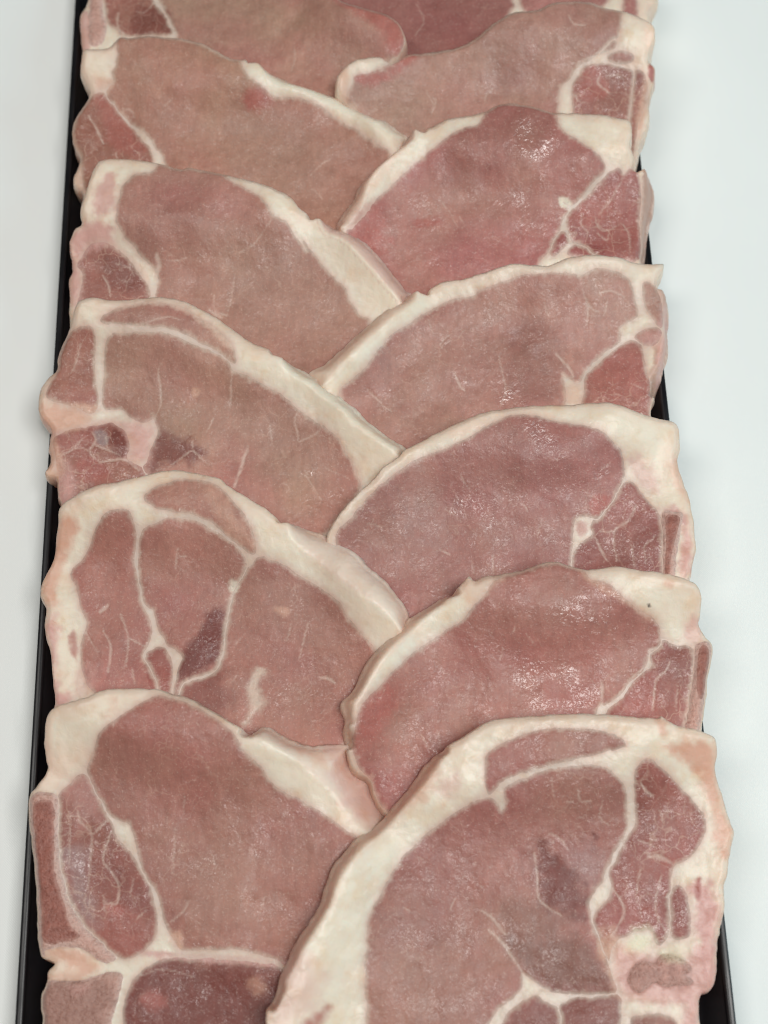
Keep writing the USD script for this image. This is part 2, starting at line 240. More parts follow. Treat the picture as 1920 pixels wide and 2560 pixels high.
"lean":[[-95.9,261.2,-89.1,262.7,-79.5,263.2,-69.9,261.3,-61.3,256.4,-54.6,251.1,-49.9,245.9,-47.6,241.0,-48.1,238.1,-54.7,243.1,-61.3,247.3,-68.0,250.7,-74.7,253.2,-83.3,254.4,-93.1,256.5,-100.4,257.6,-99.3,259.7],[-96.3,252.4,-91.3,252.1,-81.5,251.5,-73.8,250.0,-64.2,245.6,-56.6,242.3,-51.0,238.3,-48.8,234.7,-45.5,233.6,-39.9,230.8,-31.5,226.2,-23.2,219.6,-14.8,212.3,-8.3,206.9,-4.8,200.4,-1.3,193.0,-0.5,188.3,-9.2,176.5,-18.6,170.4,-55.9,170.0,-74.8,190.2,-84.0,199.9,-83.3,202.8,-80.7,210.0,-78.8,214.8,-80.7,220.5,-84.6,219.0,-90.4,222.2,-93.3,225.3,-100.1,225.6,-101.1,231.5,-100.0,239.1,-99.6,247.8],[-114.3,254.6,-109.0,256.5,-104.6,255.1,-104.0,249.2,-104.9,240.4,-103.5,231.6,-103.9,225.8,-106.8,224.0,-113.5,227.1,-121.2,229.3,-123.2,232.3,-119.6,240.3,-118.6,248.0],[-119.8,213.3,-113.3,216.3,-105.2,217.8,-98.1,219.3,-93.0,215.7,-90.9,209.5,-91.4,204.1,-85.2,200.4,-84.4,198.4,-85.8,195.6,-98.4,186.2,-115.3,186.7,-117.6,196.6,-118.6,204.4]],
"bone":[],
"marrow":[],
"skin":[[-28.9,241.3,-18.3,234.9,-8.0,226.1,1.3,216.8,3.7,214.4,9.2,209.8,13.8,206.0,17.9,203.1,17.2,197.2,12.7,199.7,-0.6,209.6,-9.7,218.8,-19.9,228.0,-27.8,234.0]],
"skinpatch":"fat","seams":[[[-105.2,216.0,-103.7,212.0,-105.5,207.2,-101.6,203.1],1.0],[[-103.7,210.0,-98.9,207.9,-94.0,205.7],1.0],[[-99.9,213.8,-98.9,208.9],0.8],[[-113.1,208.3,-109.4,209.2,-105.5,207.2],0.8],[[-101.6,203.1,-92.1,203.7,-86.3,199.5],1.3],[[-48.8,234.9,-49.6,229.2,-50.4,222.5],0.9],[[-78.3,238.8,-77.9,229.9,-78.0,224.3,-80.8,220.2],1.0],[[-43.5,207.1,-46.0,199.6,-48.9,191.0],1.8],[[-74.9,200.0,-69.2,204.1,-65.4,206.3,-61.6,202.7,-58.8,200.2],0.9],[[-65.4,206.3,-65.4,210.2],0.7],[[-23.6,207.9,-17.8,209.2,-14.9,211.4],0.9],[[-23.5,208.8,-24.8,216.2,-23.7,218.8],0.8],[[-56.7,219.2,-59.7,213.7],0.5],[[-34.8,215.1,-34.0,207.6],0.5],[[-99.9,257.5,-87.2,254.9,-74.6,256.9,-67.9,255.6],0.9],[[-109.5,250.6,-111.7,243.7,-113.7,240.0],0.8],[[-108.5,213.2,-113.1,208.3,-116.8,206.4],1.0],[[-13.4,196.8,-5.0,192.4],0.6],[[-21.0,194.4,-15.6,184.6],0.6]],
"patches":[[[-121.8,218.3,-84.6,219.0,-82.5,199.3,-88.1,192.7,-112.5,186.7,-119.3,196.6],
"pinkF",0.8,4],[[-80.7,214.9,-67.3,210.3,-60.7,204.1,-74.9,200.9,-83.0,200.8],
"dark",0.8,4],[[-97.1,216.7,-92.2,213.5,-91.2,206.6,-94.0,204.7,-97.9,209.8],
"dark",0.8,1.5],[[-104.3,216.0,-99.9,215.8,-98.4,210.8,-101.8,210.0],
"grey",0.8,1.5],[[-109.2,203.3,-101.6,203.6,-99.6,199.1,-108.1,197.9],
"dark",0.7,2],[[-124.7,222.2,-120.8,216.3,-110.5,218.2,-113.4,221.2],
"redF",0.6,2.5],[[-118.6,203.4,-112.9,202.4,-109.7,187.6,-117.2,187.8],
"pink",0.6,3],[[-125.8,227.3,-115.4,227.2,-103.9,226.8,-105.8,222.0,-109.5,217.2,-120.8,216.3,-124.7,222.2],
"orange",1,3],[[-122.6,211.4,-118.9,213.3,-116.6,198.5,-123.1,199.0],
"orange",0.8,3],[[-90.4,217.3,-80.8,218.8,-83.5,201.3,-88.3,205.5],
"pink",0.5,6],[[-47.4,233.1,-23.2,218.7,-8.3,206.9,-27.6,192.9,-48.3,208.3],
"brown",0.5,8],[[-97.3,252.5,-64.2,244.9,-80.7,224.5,-100.1,227.6],
"brown",0.25,8],[[-118.4,196.6,-112.8,198.5,-112.5,187.7,-117.1,186.8],
"pink",0.7,3],[[-111.1,204.3,-101.6,204.1,-97.7,196.1,-109.0,195.5],
"red",0.6,3],[[-93.0,263.9,-78.4,276.7,-58.4,256.3,-48.9,244.9,-51.8,245.0,-62.2,255.4,-75.6,262.5,-93.0,262.0],
"peach",0.5,2],[[-65.0,230.6,-62.2,229.9,-62.7,227.8,-65.2,227.6],
"orange",0.8,1]],
"dots":[],
"wet":[[[-20.0,198.2,-1.2,193.8,-1.5,183.8,-11.0,180.5,-29.6,187.2],0.7],[[-80.7,212.9,-67.3,209.3,-69.2,204.6,-78.8,205.0],0.4],[[-97.3,252.5,-54.7,241.5,-56.9,236.5,-93.8,245.5],0.25]],
"rib":[2,3],
"bonedark":false,"tender":-1},
{"name":"R880","outline":[-12.6,167.6,-8.7,173.3,-1.5,181.3,6.3,188.2,8.8,191.3,15.3,196.2,17.7,198.6,26.6,203.3,36.0,207.6,47.3,212.1,57.6,213.8,68.8,214.7,81.8,214.6,93.0,215.3,100.4,214.2,105.9,212.0,112.7,210.4,120.6,209.7,123.8,207.5,123.7,199.5,122.4,194.0,123.9,187.4,126.3,178.3,126.9,167.7,126.7,160.0,124.9,152.6,123.1,148.0,117.5,134.6,73.7,127.9,28.5,129.3,1.4,132.8,-7.3,145.8,-13.3,159.9],
"lean":[[-9.4,166.5,-4.2,172.3,2.9,180.1,8.6,185.1,15.1,190.3,21.7,194.5,31.0,197.4,40.3,200.8,47.9,205.2,55.5,208.8,61.1,210.1,70.2,208.9,77.5,207.2,86.7,205.2,92.2,203.3,96.8,200.0,100.6,196.1,101.5,191.1,100.4,186.8,98.4,183.3,95.8,179.2,90.9,173.3,88.5,173.1,84.9,173.9,81.0,171.3,80.1,163.9,79.0,156.6,74.0,132.6,28.7,134.0,7.0,138.2,-3.6,149.4],[100.3,184.8,105.0,185.4,107.6,181.7,111.1,177.0,114.2,172.2,113.9,162.8,113.2,147.9,102.5,148.4,80.7,150.9,80.8,159.3,85.2,164.3,88.1,166.3,88.6,170.6,93.3,175.6,97.3,181.0]],
"bone":[[115.6,173.1,119.1,174.0,122.8,172.7,121.5,168.0,118.5,155.9,117.1,147.6,113.9,147.8,115.1,163.7]],
"marrow":[[116.7,171.9,121.1,171.3,119.7,166.2,116.6,157.0,115.3,149.6,114.5,149.6,116.1,163.6]],
"skin":[],
"skinpatch":null,"seams":[[[105.5,177.2,102.4,171.7,96.5,167.2,96.7,156.0],1.0],[[96.5,167.2,91.0,167.8],0.8],[[89.0,165.6,91.0,160.9,93.0,156.2],1.2],[[112.0,164.8,107.6,161.2,107.5,153.8],0.8],[[102.6,162.4,102.9,154.0],0.7],[[108.6,181.7,112.0,177.0],0.7],[[61.9,178.9,63.6,175.3],0.5],[[49.5,159.2,49.6,152.8],0.8],[[29.8,162.5,33.4,160.6],1.0],[[41.6,158.5,42.3,153.0],0.7],[[2.6,171.9,8.0,170.6],0.5],[[66.9,166.1,69.0,172.5],0.5],[[32.3,178.0,38.5,172.4],0.5],[[92.0,190.0,95.8,192.6],0.5],[[38.2,189.3,41.7,184.3],0.6]],
"patches":[[[82.7,171.2,85.9,171.6,86.4,168.2,83.9,165.5,82.1,167.9],
"redF",0.75,1.2],[[87.7,178.8,91.3,181.5,95.7,180.5,95.6,177.4,90.4,173.4,87.7,175.2],
"red",0.9,1.5],[[115.7,176.8,123.6,173.6,125.4,163.0,123.2,149.0,119.8,151.1,122.2,167.9,115.4,173.1],
"pink",0.9,3],[[103.4,195.0,109.2,193.9,114.5,186.7,113.2,181.2,106.1,186.8],
"pink",0.6,4],[[2.9,178.4,26.2,188.4,34.4,161.5,11.1,151.0],
"brown",0.25,10],[[59.2,209.2,92.2,203.3,77.2,200.6,60.9,206.7],
"red",0.25,6],[[122.5,195.8,123.9,187.4,126.8,178.2,124.1,178.8,120.3,190.3],
"orange",0.6,3],[[35.0,204.7,59.4,213.2,77.7,209.7,75.8,208.8,59.3,210.9,38.6,202.3],
"peach",0.8,2]],
"dots":[],
"wet":[[[64.6,206.6,77.5,207.2,76.1,198.0,67.8,199.0],0.8],[[90.1,192.4,99.6,192.7,98.5,185.9,90.0,185.8],0.5],[[32.5,185.0,54.6,182.5,56.0,170.1,34.6,167.0],0.5],[[91.5,175.6,113.4,171.3,112.2,155.4,94.0,158.0],0.35]],
"rib":[1],
"bonedark":false,"tender":-1},
{"name":"L1025","outline":[-113.9,181.0,-109.0,184.0,-99.6,187.9,-87.7,189.7,-77.6,192.1,-72.2,192.9,-63.0,191.5,-53.8,189.2,-50.2,185.8,-44.7,182.2,-37.5,177.8,-31.2,173.0,-26.4,173.1,-19.1,170.4,-13.6,168.0,-9.1,164.6,-1.9,159.2,2.2,154.0,7.5,149.7,11.8,144.2,15.2,139.8,16.4,135.2,15.6,124.8,6.1,106.5,1.6,92.7,-11.0,81.0,-54.8,78.1,-90.1,87.9,-113.2,100.2,-115.0,110.1,-116.2,118.2,-117.4,127.2,-120.0,136.4,-119.8,144.7,-121.8,150.2,-121.5,154.9,-117.5,162.9,-115.1,175.7],
"lean":[[-81.1,182.5,-76.6,186.3,-68.4,188.2,-60.2,187.7,-53.8,185.1,-48.3,179.5,-43.9,173.9,-40.5,167.0,-39.9,161.3,-42.6,161.5,-48.8,165.8,-54.0,170.9,-58.4,173.7,-66.6,176.2,-73.9,177.4,-78.4,179.7],[-97.1,175.9,-92.3,177.9,-87.7,177.6,-85.7,173.5,-85.3,167.0,-86.1,160.4,-84.7,151.5,-83.7,145.1,-80.9,138.7,-79.7,132.3,-82.3,127.8,-83.4,124.2,-79.7,118.7,-78.7,109.7,-98.0,110.4,-104.5,119.6,-105.8,130.5,-103.2,137.7,-106.1,144.2,-108.1,152.5,-110.4,156.3,-108.9,159.8,-105.4,162.3,-101.4,168.9],[-82.4,169.3,-77.7,172.4,-70.3,173.8,-63.0,172.6,-55.9,169.0,-49.7,165.0,-44.5,159.8,-44.0,155.8,-47.6,150.8,-49.5,146.9,-51.4,139.3,-52.8,131.2,-53.7,124.9,-55.9,119.2,-61.3,116.7,-67.6,114.2,-69.7,109.4,-70.4,112.1,-69.0,119.2,-67.2,123.6,-69.9,126.9,-73.1,128.8,-77.3,136.7,-78.7,142.2,-81.2,143.7,-83.1,148.7,-83.9,159.4],[-38.2,158.8,-32.8,157.3,-25.6,153.1,-16.6,147.1,-9.5,140.9,-6.1,134.6,-0.9,129.1,3.4,123.1,1.4,115.5,-5.1,106.1,-8.1,91.3,-19.7,83.0,-54.8,84.2,-67.4,96.0,-70.9,105.0,-68.9,112.0,-60.4,115.3,-55.0,118.1,-51.9,124.9,-51.4,133.9,-49.1,144.6,-46.7,150.3,-42.0,155.7],[-79.0,127.2,-74.9,127.4,-71.9,121.1,-72.9,109.5,-77.4,109.7,-81.6,123.7]],
"bone":[],
"marrow":[],
"skin":[[-26.4,173.1,-19.1,170.4,-13.6,168.0,-9.1,164.6,-1.9,159.2,2.2,154.0,7.5,149.7,11.8,144.2,15.2,139.8,16.4,135.2,14.8,128.8,11.4,131.3,4.8,136.9,-7.4,146.3,-18.1,156.5,-26.5,165.5]],
"skinpatch":"pinkfat","seams":[[[-97.7,134.8,-94.4,128.3,-95.5,119.3],1.0],[[-91.4,140.9,-88.1,131.7,-88.8,120.8],1.0],[[-88.1,131.7,-82.2,128.7],0.8],[[-104.0,134.1,-99.3,126.6],0.7],[[-39.3,119.4,-42.0,112.8,-42.5,108.4],0.8],[[-40.7,110.1,-38.5,106.0,-44.3,98.7],0.8],[[-38.0,117.2,-41.6,113.7],0.7],[[-16.5,114.5,-13.8,114.0,-11.2,112.3],1.6],[[-26.9,134.6,-28.8,128.4],0.6],[[-20.6,134.3,-24.0,122.0],0.7],[[-69.1,163.7,-70.3,157.0],0.8],[[-69.2,161.2,-65.6,161.0],0.7],[[-96.1,144.7,-98.8,142.1],2],[[-86.5,119.9,-85.5,114.4],0.8],[[-48.7,127.5,-44.2,131.8],0.4],[[-49.6,113.1,-47.8,115.7],0.6],[[-40.6,119.0,-37.1,118.0],0.9]],
"patches":[[[-43.4,111.1,-40.6,119.0,-37.1,117.1,-39.3,111.8,-37.2,105.5,-40.7,102.1,-45.2,97.9,-42.5,104.9],
"fat",0.5,3],[[-57.7,140.0,-53.2,142.1,-52.3,135.7,-53.4,124.9,-58.6,119.3,-67.6,115.6,-69.2,119.2,-66.8,127.2,-61.4,133.4],
"dark",1,3],[[-70.2,113.0,-60.4,115.3,-53.2,117.7,-49.6,104.2,-63.9,103.9],
"dark",0.6,6],[[-114.1,176.4,-106.5,176.2,-108.9,169.4,-115.5,156.5,-115.7,145.5,-120.4,149.3,-119.3,160.3],
"orange",1,3],[[-119.6,138.2,-115.0,138.1,-115.2,115.5,-108.7,110.8,-113.9,106.5,-116.2,120.0],
"pink",1,4],[[-110.4,134.3,-107.7,134.2,-107.4,125.1,-109.7,127.0],
"red",0.8,1.5],[[-107.3,121.5,-100.1,120.3,-99.9,114.0,-107.0,110.7],
"pink",0.5,3],[[-57.4,185.5,-50.1,179.5,-40.5,166.2,-40.8,161.4,-48.7,166.6,-55.6,175.3],
"orange",0.5,4],[[-49.4,151.7,-45.8,149.8,-47.7,147.2,-50.4,148.2],
"fat",0.8,1.5],[[-45.5,157.5,-18.5,147.3,-0.9,128.3,-19.0,125.3,-45.9,140.0],
"brown",0.4,10],[[-33.2,141.2,-27.8,140.0,-28.7,137.4,-32.3,138.5],
"orange",0.6,1.5],[[-97.2,174.3,-86.1,171.9,-86.0,148.0,-80.4,133.2,-100.5,137.6,-108.1,154.3],
"red",0.25,6]],
"dots":[],
"wet":[[[-79.9,168.3,-63.3,167.4,-65.5,162.7,-78.4,163.4],0.4],[[-61.4,145.1,-52.3,141.2,-55.0,117.8,-65.8,118.2],0.3]],
"rib":[4],
"bonedark":false,"tender":-1},
{"name":"R1225","outline":[-7.9,92.2,-6.9,97.1,-8.4,103.0,-4.9,106.4,-1.2,112.5,4.3,121.1,13.1,130.3,17.3,134.6,22.3,137.3,28.8,141.1,34.8,142.8,37.5,145.4,39.4,147.1,41.1,145.2,45.6,146.9,50.0,147.2,59.0,148.8,67.1,151.0,71.6,151.6,76.8,150.0,82.9,148.3,93.6,149.1,101.5,147.5,110.3,146.3,117.4,144.5,122.8,142.0,124.5,138.3,124.0,131.8,123.5,128.6,126.0,124.3,128.1,121.7,127.7,117.3,125.6,108.5,124.0,99.9,121.5,90.5,118.1,81.2,86.7,69.3,43.1,66.4,13.5,63.4,6.9,63.7,1.9,70.4,0.4,76.2,-5.5,80.5],
"lean":[[-3.2,94.8,-1.7,99.7,2.7,105.0,6.3,108.6,12.6,114.8,20.8,122.0,28.9,127.1,36.1,130.9,39.7,134.8,45.2,139.7,49.0,144.0,55.3,146.6,64.3,149.0,71.5,150.4,77.6,149.1,81.1,147.6,83.5,143.9,90.4,141.9,95.5,136.7,101.7,132.6,106.2,130.2,108.9,125.4,107.9,121.3,104.3,118.9,103.2,114.6,97.5,109.6,91.9,103.7,87.3,101.3,83.6,98.8,78.7,78.2,43.3,70.6,13.6,65.9,7.0,65.1,2.5,72.0,1.1,76.6,-3.2,81.4,-4.7,87.6],[109.3,122.8,115.1,121.0,121.0,119.1,119.3,107.1,115.3,87.3,101.5,89.6,87.4,96.1,94.5,103.2,99.8,110.0,105.1,113.6,105.3,117.6]],
"bone":[[122.4,120.8,125.9,122.4,127.9,120.8,127.3,117.3,124.9,108.6,123.0,97.3,121.2,88.8,116.1,89.0,118.1,98.5,120.0,107.1,121.4,114.9]],
"marrow":[[123.2,119.0,125.7,119.8,125.8,114.7,123.5,106.0,122.2,101.7,121.3,106.1]],
"skin":[[-7.9,92.2,-6.9,97.1,-8.4,103.0,-4.9,106.4,-1.2,112.5,4.3,121.1,13.1,130.3,17.3,134.5,22.3,137.3,28.8,141.1,31.1,138.5,24.7,133.7,16.5,126.7,7.5,117.6,1.1,108.2,-3.4,100.5,-5.3,94.7,-6.2,91.1]],
"skinpatch":"peach","seams":[[[112.1,115.3,110.1,111.9,106.4,108.5,104.8,98.2],1.1],[[86.4,109.0,86.8,105.6,86.2,101.3],1.8],[[103.2,114.6,96.6,108.8,91.9,103.7],1.0],[[104.3,119.7,107.9,120.5],1.5],[[114.2,107.4,113.1,97.8],0.7],[[58.9,126.2,62.4,122.1],0.5],[[49.0,115.9,50.9,121.7],0.5],[[19.7,91.7,22.2,87.4],0.7],[[25.9,93.3,26.6,87.3],0.6],[[7.3,85.3,8.9,81.2],0.5],[[55.5,129.4,54.5,126.3],0.5]],
"patches":[[[-4.6,90.8,-0.8,101.4,6.3,107.8,11.4,104.9,5.7,91.4,-1.3,87.0],
"red",0.8,6],[[97.5,109.6,104.8,112.0,105.6,98.1,94.2,98.5],
"red",0.5,4],[[109.7,121.3,120.3,118.4,117.7,107.2,110.1,111.9],
"dark",0.3,4],[[80.2,148.4,84.4,144.8,95.6,138.4,106.2,131.0,106.2,129.4,94.6,135.9,82.5,143.0],
"orange",0.5,1.5],[[111.9,144.1,114.5,142.4,112.7,140.7,110.4,141.5],
"orange",0.6,1.5],[[120.8,131.0,125.2,126.9,122.3,121.8,117.0,124.5],
"pink",0.6,3],[[37.6,146.3,50.0,147.0,59.0,148.5,55.3,147.5,39.8,136.5,37.3,140.9],
"orange",0.4,2],[[-7.4,92.2,-7.9,103.0,-0.5,112.2,14.9,129.9,19.3,131.9,10.2,121.1,2.0,109.9,-3.4,99.6],
"peach",0.8,3]],
"dots":[[[104.8,134.7],0.5]],
"wet":[[[71.9,143.3,90.3,139.3,99.9,133.4,97.2,127.1,76.7,127.4,70.6,135.5],1],[[54.4,118.3,70.3,117.9,85.9,107.3,80.0,98.0,57.1,100.3],0.7],[[105.6,110.3,117.6,106.3,115.0,94.3,104.8,98.2],0.5]],
"rib":[1],
"bonedark":false,"tender":-1},
{"name":"L1490","outline":[-114.6,100.8,-111.3,104.3,-102.3,106.2,-94.4,108.8,-84.9,109.3,-75.3,108.6,-70.1,107.1,-63.2,104.7,-54.5,100.1,-47.6,95.6,-41.6,92.8,-37.3,95.7,-32.2,93.4,-26.1,89.8,-20.1,88.5,-7.1,89.1,-6.1,87.5,-5.7,81.5,0.3,77.0,1.4,72.0,6.4,64.2,5.8,56.5,-1.5,38.6,-12.1,14.9,-20.8,-5.2,-29.1,-23.2,-77.9,-25.5,-114.6,-20.7,-113.5,-2.5,-114.3,6.1,-112.8,10.0,-112.2,13.9,-109.8,17.0,-112.3,17.9,-114.5,19.5,-116.5,27.6,-117.6,42.2,-119.5,56.2,-121.1,64.6,-121.6,72.6,-120.3,75.9,-119.0,77.2,-115.1,82.9,-115.9,89.5,-115.7,94.8],
"lean":[[-89.9,97.1,-83.8,101.1,-77.0,105.1,-71.8,105.5,-64.9,103.4,-56.2,98.8,-49.3,93.9,-45.1,88.7,-44.3,86.7,-38.6,81.0,-32.2,73.1,-23.8,68.9,-17.1,64.7,-12.0,61.2,-7.8,57.8,-4.9,55.6,-8.1,47.0,-17.8,23.0,-28.8,15.0,-33.0,16.3,-45.5,19.9,-58.1,20.2,-65.6,20.5,-68.8,24.5,-71.4,28.6,-73.9,37.6,-79.6,47.6,-83.2,59.2,-84.9,63.4,-91.0,66.1,-95.4,72.9,-99.7,81.4,-98.1,86.1,-96.5,90.4,-94.5,93.4],[-110.6,72.7,-106.8,77.5,-101.9,80.7,-97.6,74.7,-94.0,67.1,-91.4,63.7,-90.0,58.6,-84.8,53.5,-81.3,47.6,-77.7,41.0,-75.0,31.2,-75.5,24.7,-79.0,20.9,-85.6,18.3,-92.4,21.3,-98.5,27.0,-103.7,33.6,-107.4,41.9,-109.5,51.8,-110.3,62.6],[-82.1,10.7,-77.2,14.5,-70.5,17.0,-62.2,16.6,-45.5,15.6,-31.3,12.7,-29.7,7.5,-30.6,-5.0,-41.3,-21.3,-82.9,-20.1,-85.0,-3.3,-85.2,2.9]],
"bone":[[-120.8,72.8,-118.9,74.5,-115.4,74.9,-111.9,74.0,-111.0,71.0,-110.6,58.5,-109.2,48.5,-106.3,37.8,-101.8,30.4,-97.4,25.4,-91.5,20.4,-89.0,18.0,-93.9,17.3,-99.9,21.5,-112.5,22.5,-114.1,19.5,-115.6,25.9,-117.2,42.2,-118.9,56.2,-120.5,64.6],[-112.0,10.0,-108.7,11.1,-101.2,10.4,-93.8,12.6,-86.7,12.8,-87.8,5.3,-90.0,-3.2,-91.1,-19.9,-112.3,-19.3,-113.7,3.8]],
"marrow":[[-118.8,70.2,-115.4,72.2,-112.3,70.0,-111.9,58.5,-111.1,48.5,-108.1,37.8,-104.4,28.8,-101.8,25.5,-112.6,24.3,-114.7,34.0,-116.7,50.4,-118.0,60.3]],
"skin":[[-37.3,95.7,-32.1,93.3,-26.1,89.8,-20.1,88.5,-7.1,89.1,-6.1,87.5,-5.7,81.5,0.3,77.0,1.4,72.0,6.4,64.3,5.1,59.0,-2.7,58.4,-11.0,68.6,-22.5,79.2,-33.2,87.2,-39.9,91.1]],
"skinpatch":"pinkfat","seams":[[[-103.6,68.2,-101.8,64.0,-98.2,59.7,-98.6,51.5,-99.4,41.6],1.0],[[-98.2,59.7,-92.7,64.5],1.0],[[-91.3,60.3,-93.4,55.4,-94.1,50.5,-90.6,46.3,-88.4,42.1,-88.6,36.4,-93.7,36.6],1.1],[[-93.8,39.0,-92.8,33.3],0.8],[[-82.9,44.4,-84.4,37.9],0.6],[[-70.7,28.6,-65.8,32.5,-63.3,36.5],0.8],[[-69.3,45.6,-68.6,61.2],0.5],[[-54.0,46.8,-55.7,51.8],0.5],[[-37.0,38.1,-38.8,31.7],0.4],[[-82.1,11.5,-72.2,13.9,-62.1,11.2],0.6],[[-65.9,65.3,-65.3,71.7],0.4],[[-105.7,66.6,-106.0,50.0],0.6],[[-78.4,33.7,-81.7,30.6],0.6]],
"patches":[[[-15.4,87.7,-6.3,87.5,-5.7,81.5,0.3,77.0,1.4,72.0,6.0,64.3,-2.6,60.9,-10.8,73.5],
"pinkF",0.55,5],[[-37.3,95.2,-26.2,89.4,-17.1,86.5,-15.6,82.2,-27.3,87.1],
"orangeF",0.6,3],[[-113.6,7.7,-93.7,10.2,-87.9,9.3,-90.8,-3.2,-91.9,-19.9,-112.3,-19.3],
"dbrownB",0.55,5],[[-103.7,9.7,-97.0,9.5,-98.6,6.5,-103.6,6.6],
"pinkB",0.5,2],[[-108.8,55.1,-101.1,54.8,-98.8,38.4,-94.4,30.1,-99.4,30.3,-105.7,41.8],
"grey",0.5,5],[[-93.7,35.8,-88.6,36.4,-86.0,33.1,-90.2,32.4],
"red",0.9,2],[[-93.3,51.3,-77.7,39.3,-75.8,31.2,-87.8,38.0],
"dark",0.4,4],[[-113.4,22.7,-101.6,21.5,-94.8,16.6,-95.5,13.4,-100.5,12.8,-109.0,17.8,-112.3,17.9],
"orange",1,4],[[-113.0,13.9,-100.5,13.6,-101.2,10.4,-112.0,10.0],
"orange",0.8,4],[[-83.8,12.3,-30.5,12.3,-32.4,-21.6,-83.7,-20.1],
"dark",0.9,8],[[-78.7,5.9,-72.0,5.7,-71.9,1.8,-78.6,2.0],
"red",0.7,3],[[-43.0,9.5,-38.8,10.2,-36.4,6.2,-41.3,5.5],
"orange",0.5,3],[[-69.9,25.4,-66.5,25.3,-65.6,20.5,-68.9,21.4],
"orange",0.9,2],[[-110.3,76.8,-100.6,81.4,-95.3,68.0,-103.0,64.0],
"pink",0.4,5],[[-75.6,20.0,-30.5,15.4,-31.3,13.5,-74.7,17.9],
"pink",0.95,1.3],[[-90.0,106.4,-87.3,101.2,-93.4,98.2,-91.6,103.1],
"orange",0.4,3],[[-112.8,89.4,-99.3,89.4,-103.2,81.5,-114.7,81.2],
"peach",0.5,5],[[-55.7,50.1,-11.3,55.4,-28.8,19.3,-62.3,27.6],
"brown",0.35,12],[[-89.9,98.0,-77.0,105.5,-64.9,103.4,-71.7,100.6,-85.6,92.9],
"red",0.2,6]],
"dots":[],
"wet":[[[-69.0,26.1,-53.9,25.7,-53.9,20.1,-67.3,20.5],0.5],[[-78.7,89.7,-64.8,89.0,-66.8,82.8,-77.3,83.3],0.3],[[-95.9,27.0,-77.4,26.4,-82.3,20.2,-92.4,21.3],0.4]],
"rib":[1],
"bonedark":false,"tender":2},
{"name":"R1550","outline":[37.2,89.6,43.4,93.2,52.0,94.2,65.7,94.7,77.6,94.8,90.4,93.6,103.1,92.4,104.5,93.2,106.5,91.5,111.6,89.3,119.5,87.8,123.9,85.0,123.9,78.5,124.0,74.1,125.4,66.8,127.6,57.6,128.6,52.6,126.5,46.9,124.9,39.6,123.3,35.6,122.8,28.3,119.7,18.8,118.5,11.0,116.4,2.4,112.0,-0.6,110.8,-9.1,111.2,-23.5,69.8,-33.5,-2.7,-27.6,-30.0,-21.1,-35.6,-4.6,-32.4,3.7,-30.3,10.5,-28.2,15.1,-26.5,19.0,-17.3,32.2,-14.6,39.3,-12.9,44.9,-8.6,49.7,-4.3,54.6,1.7,58.1,6.9,63.1,12.8,69.5,16.4,73.4,23.5,81.4],
"lean":[[42.8,81.8,48.0,84.6,51.5,86.2,60.2,88.9,68.7,89.5,81.4,88.3,89.7,85.1,90.6,82.6,90.4,82.9,76.6,80.1,63.8,77.7,54.4,75.4,47.5,72.8,44.0,69.8,41.9,69.0,41.7,76.1],[31.1,62.3,36.3,64.9,41.4,66.6,44.8,65.5,46.8,62.3,48.8,65.0,48.4,69.6,54.3,72.5,63.7,75.4,76.5,76.6,83.2,75.8,88.4,71.9,90.5,68.1,90.8,60.2,88.7,52.1,85.5,48.1,82.5,41.7,79.7,37.3,76.2,33.0,75.9,26.5,78.6,17.7,81.2,8.1,83.0,3.4,80.8,1.9,68.3,2.1,60.1,3.7,55.3,6.2,51.3,8.6,50.7,5.1,47.6,1.3,42.5,-1.6,38.9,-7.0,31.5,-23.4,-0.9,-22.4,-2.1,-5.8,-1.9,14.4,-0.2,28.4,4.1,36.3,8.5,43.5,14.7,50.7,22.5,57.0],[94.6,75.0,98.8,78.3,102.3,76.5,109.4,70.3,115.3,63.7,118.7,58.7,116.9,52.2,113.0,46.5,106.9,43.5,105.2,38.6,103.4,32.2,102.4,21.0,98.7,17.1,96.2,22.4,87.2,20.2,82.8,17.6,80.3,12.1,78.0,20.1,77.8,27.3,83.1,32.8,84.6,36.0,84.0,40.9,88.0,47.3,91.8,53.7,94.4,57.7,94.2,68.0],[104.3,33.4,107.9,35.9,110.1,32.0,110.3,23.1,108.9,19.2,104.8,19.3,103.6,23.3],[43.8,-7.1,49.1,-1.4,55.0,1.1,59.0,-1.0,62.2,-3.0,62.7,-7.7,59.1,-24.3,38.0,-23.6],[63.9,-2.7,76.5,0.1,83.6,0.6,83.4,-8.3,80.2,-24.9,63.2,-24.4],[87.4,-8.4,92.5,-6.2,99.1,-6.4,102.8,-10.4,100.5,-25.5,85.9,-25.1]],
"bone":[[88.6,8.3,92.3,11.4,96.8,10.2,100.5,13.2,105.8,11.9,109.2,8.9,107.1,6.4,109.6,4.3,101.2,3.5,96.4,4.9,90.7,2.1,87.8,4.7]],
"marrow":[],
"skin":[[-32.4,3.7,-30.3,10.5,-28.2,15.1,-26.5,19.0,-17.3,32.2,-14.6,39.3,-12.9,44.9,-8.6,49.7,-4.3,54.6,1.7,58.1,6.9,63.1,12.8,69.5,16.4,73.4,23.5,81.4,25.8,79.0,19.6,71.2,12.6,64.3,4.8,56.3,-3.7,48.8,-9.6,40.9,-13.9,31.5,-21.3,20.1,-27.1,11.0]],
